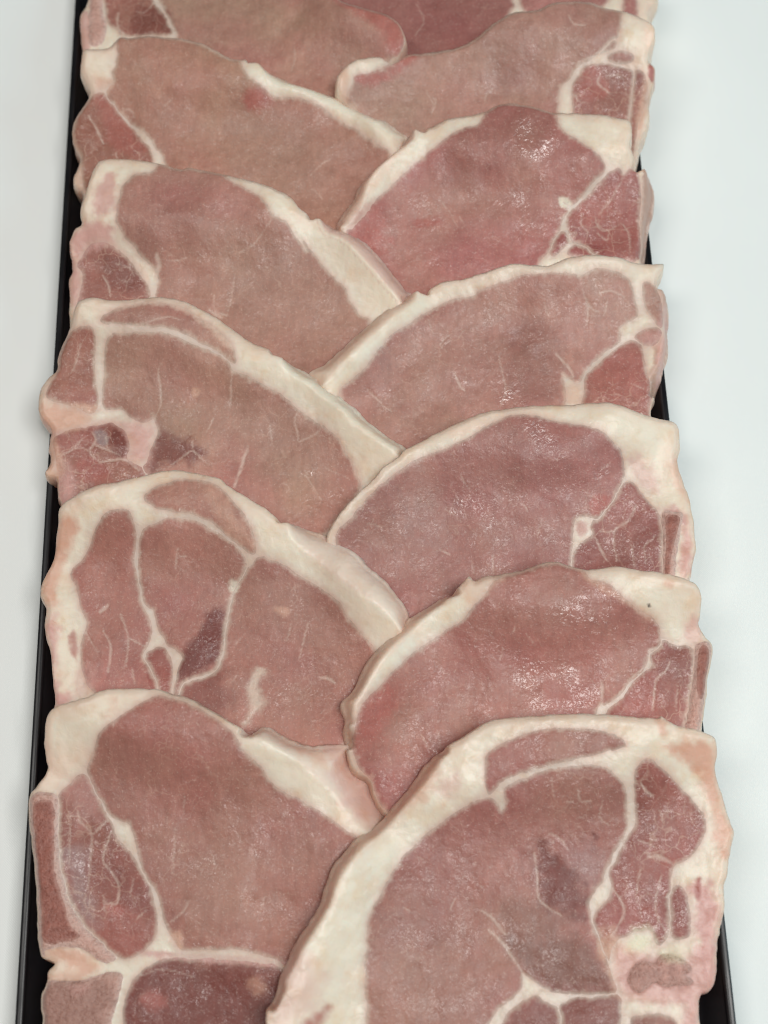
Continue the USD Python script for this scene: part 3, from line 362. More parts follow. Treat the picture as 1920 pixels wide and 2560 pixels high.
"skinpatch":"peach","seams":[[[57.6,48.5,58.3,41.6,58.8,32.7,65.9,27.6],1.1],[[38.3,30.0,42.3,26.7,46.2,21.8],1.4],[[40.5,23.6,45.2,18.7,48.3,13.8,51.7,8.6],1.6],[[84.6,36.0,87.9,28.6,83.0,20.0],1.2],[[94.9,43.0,92.5,34.1],0.8],[[101.9,40.4,98.9,29.1,102.3,19.4],0.9],[[107.9,36.1,102.5,32.2],0.9],[[97.8,46.6,102.0,46.1,105.2,44.3],2.4],[[96.2,70.7,98.0,68.0,100.6,66.8],1.2],[[73.7,69.1,74.6,65.2,78.0,65.1],0.8],[[82.3,65.1,81.4,59.6,84.7,57.1],0.7],[[69.5,65.3,72.0,64.9],0.6],[[62.4,55.2,66.6,53.5,69.8,49.4],0.7],[[27.4,30.3,29.2,34.3],0.6],[[13.9,29.9,11.5,31.5],0.6],[[16.3,48.3,18.8,47.4],0.5],[[64.5,73.2,65.2,66.9],0.5],[[103.0,61.6,103.7,57.5],0.7],[[94.7,52.0,100.5,49.4],0.7],[[72.8,59.8,76.2,60.5],0.6]],
"patches":[[[58.8,50.5,63.8,49.5,71.1,42.8,75.5,33.0,74.2,25.8,66.0,29.2,59.9,32.6],
"dark",0.9,4],[[45.4,21.8,57.1,20.7,70.4,20.3,78.2,12.2,80.9,4.2,64.3,3.2,54.5,6.6,47.5,14.6],
"dbrown",0.8,6],[[44.2,30.7,57.7,31.9,70.7,23.5,57.1,20.7,45.5,23.4],
"dbrown",0.5,6],[[78.0,20.1,85.5,19.9,90.7,11.8,89.5,7.1,109.1,3.4,111.1,-1.3,85.6,0.2,82.0,7.3],
"orange",1,4],[[105.1,83.6,122.1,84.6,123.6,74.1,127.5,56.8,127.8,50.9,124.6,44.5,121.7,49.5,121.9,61.1,118.3,71.8,111.2,78.9],
"orange",1,4],[[102.3,93.2,106.5,91.4,105.3,86.5,102.7,87.3],
"orange",0.8,2],[[111.4,36.8,119.5,34.9,118.1,11.0,115.6,2.4,111.6,3.3,112.1,27.1],
"pink",1,4],[[113.5,37.5,115.5,38.3,114.4,31.4,113.0,31.9],
"red",1,1],[[86.7,14.3,111.0,14.4,118.1,11.0,115.4,0.1,85.5,-0.6],
"pinkF",0.85,5],[[93.2,21.3,98.1,20.3,96.9,15.6,89.4,15.8,88.9,19.8],
"yellow",0.9,4],[[102.1,17.8,107.7,15.3,105.7,11.4,100.0,13.1],
"yellow",0.7,4],[[108.1,1.9,112.0,-1.4,109.6,-19.7,104.3,-11.9],
"pink",0.9,4],[[17.2,75.2,25.8,80.7,20.3,67.2,8.3,62.8],
"orange",0.6,4],[[25.5,73.4,31.5,75.6,30.5,69.3,25.3,66.3],
"pink",0.5,4],[[-27.8,21.0,-21.4,18.5,-17.8,2.5,-28.1,-4.8,-33.6,-4.7],
"pink",0.45,8],[[-17.9,-0.6,-14.8,0.1,-18.1,-8.2,-24.3,-7.9],
"red",0.8,3],[[69.0,50.2,80.8,48.3,80.2,39.3,73.4,39.5],
"grey",0.3,6],[[-1.5,14.4,40.3,21.2,47.8,5.2,22.0,-17.1,-2.4,-16.3],
"brown",0.3,12],[[43.8,-7.1,55.8,1.1,84.0,0.6,81.8,-24.9,38.0,-23.6],
"dark",0.5,4],[[78.6,54.8,81.1,53.5,79.3,52.0],
"dark",0.9,1]],
"dots":[],
"wet":[[[60.1,88.4,77.1,87.1,72.5,83.1,59.8,83.4],0.7],[[63.6,72.4,84.9,69.7,83.1,60.3,67.7,60.7],0.3],[[31.8,17.5,48.7,20.9,48.2,11.5,34.0,11.9],0.5]],
"rib":[2,3],
"bonedark":true,"tender":-1}]
""")
# ---------------------------------------------------------------- materials
def M(name, nodes, links, surface='p.BSDF'):
    return usdkit.material(stage, '/World/Looks/' + name, nodes, links, surface=surface)


def meat_material():
    n = {
        'g': ('geometry', {}), 'a': ('attribute', {'attribute': 'tint'}),
        'n1': ('noise_texture', {'scale': 260.0, 'detail': 4.0, 'roughness': 0.6}),
        'v1': ('map_range', {'from_min': 0.3, 'from_max': 0.7, 'to_min': 0.93, 'to_max': 1.07}),
        'mul': ('mix_color', {'blend_type': 'multiply', 'fac': 1.0, 'use_clamp': False}),
        'cc': ('combine_color', {}),
        # thin connective lines
        'nd': ('noise_texture', {'scale': 190.0, 'detail': 1.0}), 'sub': ('mix_color', {'blend_type': 'linear_light', 'fac': 0.0035, 'use_clamp': False}),
        'n2': ('voronoi_texture', {'feature': 'distance_to_edge', 'scale': 120.0, 'randomness': 1.0}),
        'vein': ('attribute', {'attribute': 'vein'}), 'fv': ('math', {'math_type': 'multiply', 'use_clamp': True}),
        'r2': ('rgb_ramp', {'ramp': [(0, (1, 1, 1)), (0.012, (0.75, 0.75, 0.75)), (0.045, (0, 0, 0)), (1, (0, 0, 0))]}),
        'n3': ('noise_texture', {'scale': 70.0, 'detail': 2.0}),
        'm3': ('map_range', {'from_min': 0.38, 'from_max': 0.66, 'to_min': 0.05, 'to_max': 0.85, 'clamp': True}),
        'f2': ('math', {'math_type': 'multiply'}),
        'mixa': ('mix_color', {'blend_type': 'mix', 'b': (0.72, 0.50, 0.39)}),
        # flecks
        'n4': ('noise_texture', {'scale': 1100.0, 'detail': 2.0, 'roughness': 0.6}),
        'm4': ('map_range', {'from_min': 0.58, 'from_max': 0.80, 'to_min': 0.0, 'to_max': 0.40, 'clamp': True}),
        'mixb': ('mix_color', {'blend_type': 'mix', 'b': (0.74, 0.55, 0.46)}),
        'n5': ('noise_texture', {'scale': 900.0, 'detail': 2.0}),
        'm5': ('map_range', {'from_min': 0.55, 'from_max': 0.8, 'to_min': 0.0, 'to_max': 0.22, 'clamp': True}),
        'mixc': ('mix_color', {'blend_type': 'mix', 'b': (0.24, 0.07, 0.06)}),
        # grain of the muscle
        'mp': ('mapping', {'mapping_type': 'point', 'rotation': (0.0, 0.0, 0.16), 'scale': (1.0, 0.22, 0.5)}),
        'n9': ('noise_texture', {'scale': 560.0, 'detail': 3.0, 'roughness': 0.62, 'distortion': 0.7}),
        'm10': ('map_range', {'from_min': 0.36, 'from_max': 0.68, 'to_min': 0.945, 'to_max': 1.065, 'clamp': True}),
        'c2': ('combine_color', {}), 'mul2': ('mix_color', {'blend_type': 'multiply', 'fac': 1.0, 'use_clamp': False}),
        # relief
        'b1': ('bump', {'strength': 0.32, 'distance': 0.0006}),
        'b2': ('bump', {'strength': 0.25, 'distance': 0.0004}),
        'n6': ('noise_texture', {'scale': 420.0, 'detail': 3.0, 'roughness': 0.6, 'distortion': 0.5}),
        'b3': ('bump', {'strength': 1.0, 'distance': 0.0008}),
        'n7': ('noise_texture', {'scale': 400.0, 'detail': 1.2, 'roughness': 0.5, 'distortion': 1.0}),
        'n8': ('noise_texture', {'scale': 110.0, 'detail': 3.0}),
        'm8': ('map_range', {'from_min': 0.40, 'from_max': 0.60, 'to_min': 0.0, 'to_max': 1.0, 'clamp': True}), 'wet': ('attribute', {'attribute': 'wet'}), 'wm': ('math', {'math_type': 'multiply'}),
        'm9': ('map_range', {'from_min': 0.3, 'from_max': 0.7, 'to_min': 0.36, 'to_max': 0.52, 'clamp': True}),
        'p': ('principled_bsdf', {'subsurface_weight': 0.2, 'subsurface_radius': (1.0, 0.45, 0.35), 'subsurface_scale': 0.0008, 'specular_ior_level': 0.30,
                                  'coat_roughness': 0.17, 'coat_ior': 1.6}),
    }
    l = [('g.position', k + '.vector') for k in ('n1', 'nd', 'n3', 'n4', 'n5', 'n6', 'n7', 'n8')]
    l += [('n1.fac', 'v1.value'), ('v1.result', 'cc.r'), ('v1.result', 'cc.g'), ('v1.result', 'cc.b'), ('a.color', 'mul.a'), ('cc.color', 'mul.b'),
          ('g.position', 'sub.a'), ('nd.color', 'sub.b'), ('sub.result', 'n2.vector'), ('n2.distance', 'r2.fac'), ('n3.fac', 'm3.value'), ('r2.color', 'f2.value1'), ('m3.result', 'f2.value2'), ('f2.value', 'fv.value1'), ('vein.fac', 'fv.value2'), ('fv.value', 'mixa.fac'), ('mul.result', 'mixa.a'),
          ('n4.fac', 'm4.value'), ('m4.result', 'mixb.fac'), ('mixa.result', 'mixb.a'), ('n5.fac', 'm5.value'), ('m5.result', 'mixc.fac'), ('mixb.result', 'mixc.a'),
          ('mixc.result', 'mul2.a'), ('g.position', 'mp.vector'), ('mp.vector', 'n9.vector'), ('n9.fac', 'm10.value'), ('m10.result', 'c2.r'), ('m10.result', 'c2.g'), ('m10.result', 'c2.b'), ('c2.color', 'mul2.b'), ('mul2.result', 'p.base_color'), ('n6.fac', 'b1.height'), ('n4.fac', 'b2.height'), ('b1.normal', 'b2.normal'), ('b2.normal', 'p.normal'),
          ('n7.fac', 'b3.height'), ('b1.normal', 'b3.normal'), ('b3.normal', 'p.coat_normal'), ('n8.fac', 'm8.value'), ('m8.result', 'wm.value1'), ('wet.fac', 'wm.value2'), ('wm.value', 'p.coat_weight'), ('n1.fac', 'm9.value'), ('m9.result', 'p.roughness')]
    return M('lean_meat', n, l)


def fat_material():
    n = {
        'g': ('geometry', {}), 'a': ('attribute', {'attribute': 'tint'}),
        'n1': ('noise_texture', {'scale': 120.0, 'detail': 5.0, 'roughness': 0.6}),
        'r1': ('rgb_ramp', {'ramp': [(0.3, (1.04, 1.05, 1.05)), (0.52, (1, 1, 1)), (0.72, (0.97, 0.89, 0.81))]}),
        'mul': ('mix_color', {'blend_type': 'multiply', 'fac': 1.0, 'use_clamp': False}),
        'n4': ('noise_texture', {'scale': 1300.0, 'detail': 3.0, 'roughness': 0.6}),
        'n6': ('noise_texture', {'scale': 380.0, 'detail': 4.0, 'roughness': 0.6, 'distortion': 0.6}),
        'b1': ('bump', {'strength': 0.25, 'distance': 0.0008}), 'b2': ('bump', {'strength': 0.10, 'distance': 0.0003}),
        'p': ('principled_bsdf', {'subsurface_weight': 0.30, 'subsurface_radius': (1.0, 0.6, 0.42), 'subsurface_scale': 0.0012, 'specular_ior_level': 0.45, 'roughness': 0.36}),
    }
    l = [('g.position', k + '.vector') for k in ('n1', 'n4', 'n6')]
    l += [('n1.fac', 'r1.fac'), ('a.color', 'mul.a'), ('r1.color', 'mul.b'), ('mul.result', 'p.base_color'), ('n6.fac', 'b1.height'), ('n4.fac', 'b2.height'),
          ('b1.normal', 'b2.normal'), ('b2.normal', 'p.normal')]
    return M('pork_fat', n, l)


def bone_material():
    n = {
        'g': ('geometry', {}), 'a': ('attribute', {'attribute': 'tint'}),
        'n1': ('noise_texture', {'scale': 700.0, 'detail': 3.0, 'roughness': 0.7}),
        'r1': ('rgb_ramp', {'ramp': [(0.25, (0.68, 0.55, 0.5)), (0.48, (0.97, 0.94, 0.92)), (0.75, (1.15, 1.15, 1.12))]}),
        'mul': ('mix_color', {'blend_type': 'multiply', 'fac': 1.0, 'use_clamp': False}),
        'b1': ('bump', {'strength': 0.7, 'distance': 0.0012}),
        'p': ('principled_bsdf', {'subsurface_weight': 0.2, 'subsurface_radius': (1.0, 0.5, 0.4), 'subsurface_scale': 0.001, 'roughness': 0.42}),
    }
    l = [('g.position', 'n1.vector'), ('n1.fac', 'r1.fac'), ('a.color', 'mul.a'), ('r1.color', 'mul.b'), ('mul.result', 'p.base_color'), ('n1.fac', 'b1.height'), ('b1.normal', 'p.normal')]
    return M('cut_bone', n, l)


LEAN, FAT, BONE = meat_material(), fat_material(), bone_material()
TRAY = M('black_plastic', {'g': ('geometry', {}), 'n': ('noise_texture', {'scale': 60.0, 'detail': 4.0}),
                           'm': ('map_range', {'from_min': 0.3, 'from_max': 0.7, 'to_min': 0.26, 'to_max': 0.42}),
                           'p': ('principled_bsdf', {'base_color': (0.006, 0.006, 0.008), 'specular_ior_level': 0.5})},
         [('g.position', 'n.vector'), ('n.fac', 'm.value'), ('m.result', 'p.roughness')])
CLOTH = M('white_cloth', {'g': ('geometry', {}), 'sx': ('separate_xyz', {}),
                          'mx': ('math', {'math_type': 'multiply', 'value2': 7000.0}), 'my': ('math', {'math_type': 'multiply', 'value2': 7000.0}),
                          'cx': ('math', {'math_type': 'sine'}), 'cy': ('math', {'math_type': 'sine'}), 'w': ('math', {'math_type': 'multiply'}),
                          'n': ('noise_texture', {'scale': 900.0, 'detail': 3.0}), 'add': ('math', {'math_type': 'add'}),
                          'n2': ('noise_texture', {'scale': 14.0, 'detail': 3.0}),
                          'r': ('rgb_ramp', {'ramp': [(0.3, (0.86, 0.89, 0.875)), (0.7, (0.88, 0.91, 0.895))]}),
                          'b': ('bump', {'strength': 0.10, 'distance': 0.0002}),
                          'p': ('principled_bsdf', {'roughness': 0.8, 'specular_ior_level': 0.2, 'sheen_weight': 0.1})},
          [('g.position', 'sx.vector'), ('sx.x', 'mx.value1'), ('sx.y', 'my.value1'), ('mx.value', 'cx.value1'), ('my.value', 'cy.value1'), ('cx.value', 'w.value1'), ('cy.value', 'w.value2'),
           ('g.position', 'n.vector'), ('w.value', 'add.value1'), ('n.fac', 'add.value2'), ('add.value', 'b.height'), ('b.normal', 'p.normal'), ('g.position', 'n2.vector'), ('n2.fac', 'r.fac'), ('r.color', 'p.base_color')])


# ---------------------------------------------------------------- prims
taken = {}


def path_for(parent, name):
    k = taken.get((parent, name), 0)
    taken[(parent, name)] = k + 1
    return f'{parent}/{name}' + (f'_{k:03d}' if k else '')


def set_data(prim, **kw):
    for k, v in kw.items():
        if v:
            prim.SetCustomDataByKey(k, v)


def put_mesh(path, v, f, n, mat, tint=None, wet=None, vein=None):
    m = UsdGeom.Mesh.Define(stage, path)
    m.CreatePointsAttr(Vt.Vec3fArray.FromNumpy(np.ascontiguousarray(v, np.float32)))
    m.CreateFaceVertexCountsAttr(Vt.IntArray.FromNumpy(np.full(len(f), 3, np.int32)))
    m.CreateFaceVertexIndicesAttr(Vt.IntArray.FromNumpy(np.ascontiguousarray(f, np.int32).ravel()))
    m.CreateSubdivisionSchemeAttr('none')
    m.CreateNormalsAttr(Vt.Vec3fArray.FromNumpy(np.ascontiguousarray(n, np.float32)))
    m.SetNormalsInterpolation('vertex')
    if tint is not None:
        UsdGeom.PrimvarsAPI(m).CreatePrimvar('tint', Sdf.ValueTypeNames.Color3fArray, 'vertex').Set(Vt.Vec3fArray.FromNumpy(np.ascontiguousarray(tint, np.float32)))
    if wet is not None:
        UsdGeom.PrimvarsAPI(m).CreatePrimvar('wet', Sdf.ValueTypeNames.FloatArray, 'vertex').Set(Vt.FloatArray.FromNumpy(np.ascontiguousarray(wet, np.float32)))
    if vein is not None:
        UsdGeom.PrimvarsAPI(m).CreatePrimvar('vein', Sdf.ValueTypeNames.FloatArray, 'vertex').Set(Vt.FloatArray.FromNumpy(np.ascontiguousarray(vein, np.float32)))
    UsdShade.MaterialBindingAPI.Apply(m.GetPrim()).Bind(mat)
    return m.GetPrim()


# ---------------------------------------------------------------- tablecloth and tray
def grid_sheet(x0, x1, y0, y1, nx, ny, zf):
    X, Y = np.meshgrid(np.linspace(x0, x1, nx), np.linspace(y0, y1, ny))
    v = np.column_stack([X.ravel(), Y.ravel(), zf(X, Y).ravel()])
    i = (np.arange(ny - 1)[:, None] * nx + np.arange(nx - 1)).ravel()
    f = np.vstack([np.column_stack([i, i + 1, i + nx + 1]), np.column_stack([i, i + nx + 1, i + nx])])
    return v, f


def cloth_z(X, Y):
    p = np.stack([X * 5, Y * 3.2, X * 0], -1)
    edge = np.clip((np.abs(X) - 0.125) / 0.05, 0, 1)
    return -0.0004 + edge * 0.0022 * (meshkit.fbm(p, 3, 5) - 0.5)


v, f = grid_sheet(-0.7, 0.7, -0.6, 1.1, 160, 190, cloth_z)
cl = usdkit.mesh(stage, '/World/tablecloth', (v, f), CLOTH, smooth=True).GetPrim()
set_data(cl, kind='structure', label='plain white woven tablecloth spread flat under the black tray', category='tablecloth')


def rounded(hw, y0, y1, r, n=10):
    pts = []
    for cx, cy, a0 in ((hw - r, y1 - r, 0), (-hw + r, y1 - r, 90), (-hw + r, y0 + r, 180), (hw - r, y0 + r, 270)):
        for k in range(n + 1):
            a = math.radians(a0 + 90 * k / n)
            pts.append((cx + r * math.cos(a), cy + r * math.sin(a)))
    return np.array(pts)


def shell(profile):
    """Skin through rounded rectangles: profile is a list of (inset, height) in millimetres, closed as an outer and inner wall."""
    rings = [np.column_stack([rounded(0.125 - i / 1000, -0.075 + i / 1000, 0.545 - i / 1000, max(0.003, 0.02 - i / 1000)), np.full(44, z / 1000)]) for i, z in profile]
    n, v, f = 44, np.vstack(rings), []
    for k in range(len(rings) - 1):
        a = k * n + np.arange(n); b = k * n + (np.arange(n) + 1) % n
        f += [np.column_stack([a, b, b + n]), np.column_stack([a, b + n, a + n])]
    return v, np.vstack(f)


tray = UsdGeom.Xform.Define(stage, '/World/meat_tray').GetPrim()
set_data(tray, label='long shallow black glossy plastic tray under the rows of pork chops', category='tray')
wall_out = [(7.0, 0.3), (6.2, 0.6), (1.6, 10.5), (1.2, 11.4)]
wall_in = [(3.0, 11.2), (3.6, 10.2), (8.5, 3.6), (10.5, 2.6)]
rim = [(1.2, 11.4), (0.3, 11.5), (0.0, 11.9), (0.1, 12.6), (0.5, 13.0), (1.6, 13.1), (2.4, 12.9), (2.9, 12.3), (3.0, 11.2)]
usdkit.mesh(stage, '/World/meat_tray/side_wall', trimesh.util.concatenate([trimesh.Trimesh(*shell(wall_out), process=False), trimesh.Trimesh(*shell(wall_in), process=False)]), TRAY, smooth=35)
usdkit.mesh(stage, '/World/meat_tray/rim', shell(rim), TRAY, smooth=60)
top = rounded(0.125 - 0.0105, -0.0645, 0.5345, 0.0095); bot = rounded(0.125 - 0.0070, -0.068, 0.538, 0.013)
m = 44
vv = np.vstack([np.column_stack([top, np.full(m, 0.0026)]), np.column_stack([bot, np.full(m, 0.0003)]), [[0, 0.235, 0.0026], [0, 0.235, 0.0003]]])
k = np.arange(m); k2 = (k + 1) % m
usdkit.mesh(stage, '/World/meat_tray/base', (vv, np.vstack([np.column_stack([k, k2, np.full(m, 2 * m)]), np.column_stack([k2 + m, k + m, np.full(m, 2 * m + 1)])])), TRAY)

# ---------------------------------------------------------------- pork chops
PAL = dict(dark=(.19, .055, .045), dbrown=(.23, .105, .08), red=(.44, .14, .115), brown=(.42, .235, .18), orange=(.65, .38, .28), pink=(.60, .33, .29), pinkfat=(.80, .60, .51),
           peach=(.82, .58, .46), fat=(.82, .72, .58), grey=(.36, .26, .25), yellow=(.70, .62, .44))
FATC, SEAM, BONEC, MARROW = np.array((.87, .74, .60)), np.array((.78, .62, .52)), np.array((.63, .37, .31)), np.array((.33, .125, .095))
TONE = dict(R0=(.40, .20, .18), L0=(.44, .252, .203), R20=(.42, .25, .205), L85=(.43, .247, .187), R230=(.42, .20, .175), L350=(.42, .236, .19), R570=(.43, .24, .20), L650=(.43, .246, .195),
            R880=(.39, .20, .175), L1025=(.42, .215, .175), R1225=(.42, .20, .17), L1490=(.40, .195, .16), R1550=(.38, .185, .155))
LABEL = dict(
    R0='dark red pork chop farthest back on the right, mostly hidden',
    L0='pale lean pork chop at the top left, cut off by the upper edge',
    R20='long pinkish tan pork chop under the glossy one, with pale left tip',
    L85='tan pork chop second from the top left with bare rounded top and fat corner',
    R230='purplish red pork chop with brightest wet highlights and yellowish fat corner',
    L350='pork chop with even white fat band and pinkish left edge, third in left row',
    R570='marbled pale pork chop with a pointed fat corner sticking out at right over the tray',
    L650='pork chop with orange tufts on its left edge overhanging the black tray rim',
    R880='pork chop with thick white fat at right, red bump and small bone',
    L1025='pork chop of several muscles with white seams and dark red wedge in the middle',
    R1225='pork chop with a black speck on its fat and a red rib bone',
    L1490='T-bone pork chop at the front left with long rib bone and dark tenderloin',
    R1550='front right pork chop, largest, with thick white fat band and orange edge')


def inside(poly, p):
    shapely.prepare(poly)
    return shapely.contains_xy(poly, p[:, 0], p[:, 1])


def pairs(flat):
    return np.asarray(flat, float).reshape(-1, 2)


def border_dist(poly_pts, p):
    return cKDTree(poly_pts).query(p)[0]


pile = fresh_pile()
for index, c in enumerate(DATA):
    seed = 11 + 5 * index
    out = ring_smooth(pairs(c['outline']), step=0.75)
    outline0 = out
    under, mask = drape(out, pile)
    out = wobble(wobble(out, 0.32, 5.0, seed), 0.24, 2.0, seed + 2)
    body = Polygon(out).buffer(0)
    if body.geom_type != 'Polygon':
        body = max(body.geoms, key=lambda g: g.area)
    out = ring_smooth(np.array(body.exterior.coords)[:-1], step=0.75)
    body = Polygon(out)
    zone = body.buffer(-0.55)

    def region(flat, jit=0.42):
        if Polygon(pairs(flat)).area < 90:
            jit = jit * 0.35
        q = Polygon(wobble(wobble(ring_smooth(pairs(flat), step=0.5), jit, 3.2, seed + 3), jit * 0.8, 1.0, seed + 4)).buffer(0).buffer(0.45).intersection(zone)
        return q
    used = None
    parts = []                                           # (name, polygon)
    bones = [region(b) for b in c['bone']]
    marrows = [region(b) for b in c['marrow']]
    allbone = shapely.union_all(bones) if bones else Polygon()
    if c['marrow']:
        marrow = shapely.union_all(marrows).intersection(allbone.buffer(-0.3))
    else:
        marrow = Polygon()
    used = allbone
    leans = []
    for li, fl in enumerate(c['lean']):
        q = region(fl).difference(used.buffer(0.35))
        if q.is_empty:
            continue
        used = used.union(q)
        leans.append(('tenderloin' if li == c['tender'] else 'lean_muscle', q))

    def borders(q, step=0.7):
        res = []
        for g in getattr(q, 'geoms', [q]):
            if g.geom_type != 'Polygon' or g.area < 1:
                continue
            for r in [g.exterior, *g.interiors]:
                co = np.array(r.coords)[:-1]
                if len(co) > 3 and r.length > 3:
                    n = int(r.length / step)
                    t = [r.interpolate(s) for s in np.linspace(0, r.length, n, endpoint=False)]
                    res.append(np.array([(a.x, a.y) for a in t]))
        return res
    inner_b = [x for _, q in leans for x in borders(q)] + [x for q in bones for x in borders(q)] + borders(marrow)
    bpts = np.vstack(inner_b) if inner_b else np.zeros((0, 2))
    # drop border samples too close to each other (shared borders)
    fixed = [out]
    if len(bpts):
        bpts = bpts[cKDTree(out).query(bpts)[0] > 0.4]
        keep = np.ones(len(bpts), bool)
        for i, j in sorted(cKDTree(bpts).query_pairs(0.25)):
            if keep[i]:
                keep[j] = False
        fixed.append(bpts[keep])
    fx = np.vstack(fixed)
    H = 0.66
    lo, hi = out.min(0), out.max(0)
    ys = np.arange(lo[1], hi[1], H * 0.866)
    cand = np.vstack([np.column_stack([np.arange(lo[0] + (k % 2) * H / 2, hi[0], H), np.full(len(np.arange(lo[0] + (k % 2) * H / 2, hi[0], H)), y)]) for k, y in enumerate(ys)])
    cand = cand[inside(body, cand)]
    cand = cand[cKDTree(fx).query(cand)[0] > 0.5]
    cand = cand + (np.random.default_rng(seed).random(cand.shape) - 0.5) * 0.2
    P2 = np.vstack([fx, cand])
    tri = Delaunay(P2).simplices
    ctr = P2[tri].mean(1)
    tri = tri[inside(body, ctr)]
    a, b_, c_ = P2[tri[:, 0]], P2[tri[:, 1]], P2[tri[:, 2]]
    cr = (b_[:, 0] - a[:, 0]) * (c_[:, 1] - a[:, 1]) - (b_[:, 1] - a[:, 1]) * (c_[:, 0] - a[:, 0])
    tri[cr < 0] = tri[cr < 0][:, ::-1]
    tri = tri[np.abs(cr) > 1e-6]
    ctr = P2[tri].mean(1)
    lab = np.zeros(len(tri), int)                         # 0 = fat
    names = ['fat_rim']
    for nm, q in leans:
        names.append(nm); lab[(lab == 0) & inside(q, ctr)] = len(names) - 1
    for q in bones:
        names.append('rib_bone'); lab[(lab == 0) & inside(q, ctr)] = len(names) - 1
    if not marrow.is_empty:
        for g in getattr(marrow, 'geoms', [marrow]):
            if g.area > 1:
                names.append('marrow'); lab[inside(g, ctr)] = len(names) - 1
    # ---- heights
    d_out = border_dist(ring_smooth(out, step=0.3), P2)
    R = 2.4
    drop = np.where(d_out < R, R - np.sqrt(np.maximum(0, R * R - (R - d_out) ** 2)), 0)
    skinpolys = [Polygon(ring_smooth(pairs(s), step=0.7)).buffer(0) for s in c['skin']]
    skin_w = np.zeros(len(P2))
    for s in skinpolys:
        ring = np.array([(p.x, p.y) for p in (s.exterior.interpolate(t) for t in np.arange(0, s.exterior.length, 0.5))]) if s.geom_type == 'Polygon' else None
        if ring is None:
            continue
        crease = ring[inside(body.buffer(-2.2), ring)]
        if len(crease) < 3:
            continue
        ins = inside(s.buffer(0.8), P2) | (inside(s.buffer(4), P2) & (d_out < 1.5))
        di = border_dist(crease, P2)
        sv = di / (di + d_out + 1e-6)
        dr = 12.0 * np.clip(sv, 0, 1) ** 1.7
        drop = np.where(ins, np.maximum(dr, drop * 0.5), drop)
        skin_w = np.maximum(skin_w, np.where(ins, np.clip(di / 1.5, 0, 1), 0))
    lo3, hi3 = tri[:, [0, 1, 2]].ravel(), tri[:, [1, 2, 0]].ravel()
    for _ in range(3):
        acc = np.bincount(lo3, drop[hi3], len(P2)) + np.bincount(hi3, drop[lo3], len(P2))
        cnt = np.bincount(lo3, minlength=len(P2)) + np.bincount(hi3, minlength=len(P2))
        drop = np.where(cnt > 0, 0.5 * drop + 0.5 * acc / np.maximum(cnt, 1), drop)
    z = sample(under, P2) + THICK - drop
    leanmask = np.zeros(len(P2))
    relief = np.zeros(len(P2))
    for nm, q in leans:
        bd = borders(q, 0.4)
        if not bd:
            continue
        d = border_dist(np.vstack(bd), P2)
        ins = inside(q, P2)
        leanmask = np.maximum(leanmask, np.where(ins, 1.0, np.clip(1 - d / 1.2, 0, 1)))
        relief += np.where(ins, 0.42 * (1 - np.exp(-d / 2.2)), 0)
    n3 = np.column_stack([P2, np.full(len(P2), seed * 3.1)])
    for q in bones:
        bd = borders(q, 0.4)
        if bd:
            relief += np.where(inside(q, P2), 1.3 * (1 - np.exp(-border_dist(np.vstack(bd), P2) / 0.9)), 0)
    relief += (meshkit.fbm(n3 / 16, 2, seed) - 0.5) * 3.2 + (meshkit.fbm(n3 / 5.0, 3, seed + 9) - 0.5) * (0.75 + 0.25 * (1 - leanmask)) + (meshkit.noise(n3 / 1.3, seed + 5) - 0.5) * 0.12
    # ---- tints
    base_lean = np.array(TONE[c['name']])
    big = meshkit.fbm(n3 / 22, 3, seed + 20)[:, None]
    tl = base_lean * np.array((1.015, 0.915, 0.885)) * (0.79 + 0.42 * big)
    hue = (meshkit.fbm(n3 / 24, 3, seed + 40)[:, None] - 0.5) * 2
    tl = tl * (1 + hue * np.array((0.01, 0.21, 0.11)))
    mott = meshkit.fbm(n3 / 4.5, 3, seed + 44)[:, None] - 0.5
    tl = tl * (1 + mott * np.array((0.08, 0.20, 0.17)))
    fv = meshkit.fbm(n3 / 9, 3, seed + 60)[:, None]
    tf = FATC * (1.03 - 0.06 * fv)
    rim_w = np.clip(1.2 - d_out / (2.5 + 6.5 * meshkit.fbm(n3 / 14, 2, seed + 61)), 0, 1)[:, None] * 0.75 + np.clip(fv - 0.52, 0, 1) * 0.9
    tf = tf + rim_w * (np.array(PAL['peach']) - FATC)
    layer = meshkit.fbm(np.column_stack([P2 / 14, d_out / 1.3]), 3, seed + 64)[:, None]
    tf = tf + np.clip((layer - 0.45) * 2.6, 0, 1) * 0.35 * (np.array((.80, .63, .47)) - tf) + np.clip((0.42 - layer) * 3, 0, 1) * 0.4 * (np.array((.80, .76, .655)) - tf)
    if c['skinpatch']:
        tf = tf + skin_w[:, None] * 0.6 * (np.array(PAL[c['skinpatch']]) - tf)
    for li in c['rib']:
        q = Polygon(ring_smooth(pairs(c['lean'][li]), step=0.6)).buffer(0.6)
        tl = np.where(inside(q, P2)[:, None], tl * np.array((0.92, 0.76, 0.76)) * (0.9 + 0.25 * (big - 0.5)), tl)
    tb = np.tile(BONEC, (len(P2), 1)); tm = np.tile(MARROW, (len(P2), 1))
    bd = [x for q in bones for x in borders(q, 0.4)]
    if bd:
        dbn = border_dist(np.vstack(bd), P2)[:, None]
        tb = BONEC + np.exp(-dbn / 0.9) * (np.array((.74, .52, .46)) - BONEC)
        tm = MARROW * (0.8 + 0.5 * meshkit.fbm(n3 / 2.0, 3, seed + 33)[:, None]) + np.clip(1.3 - border_dist(np.vstack([x for x in borders(marrow, 0.4)]), P2)[:, None] / 0.9, 0, 1) * 0.5 * (BONEC - MARROW) if not marrow.is_empty else tm
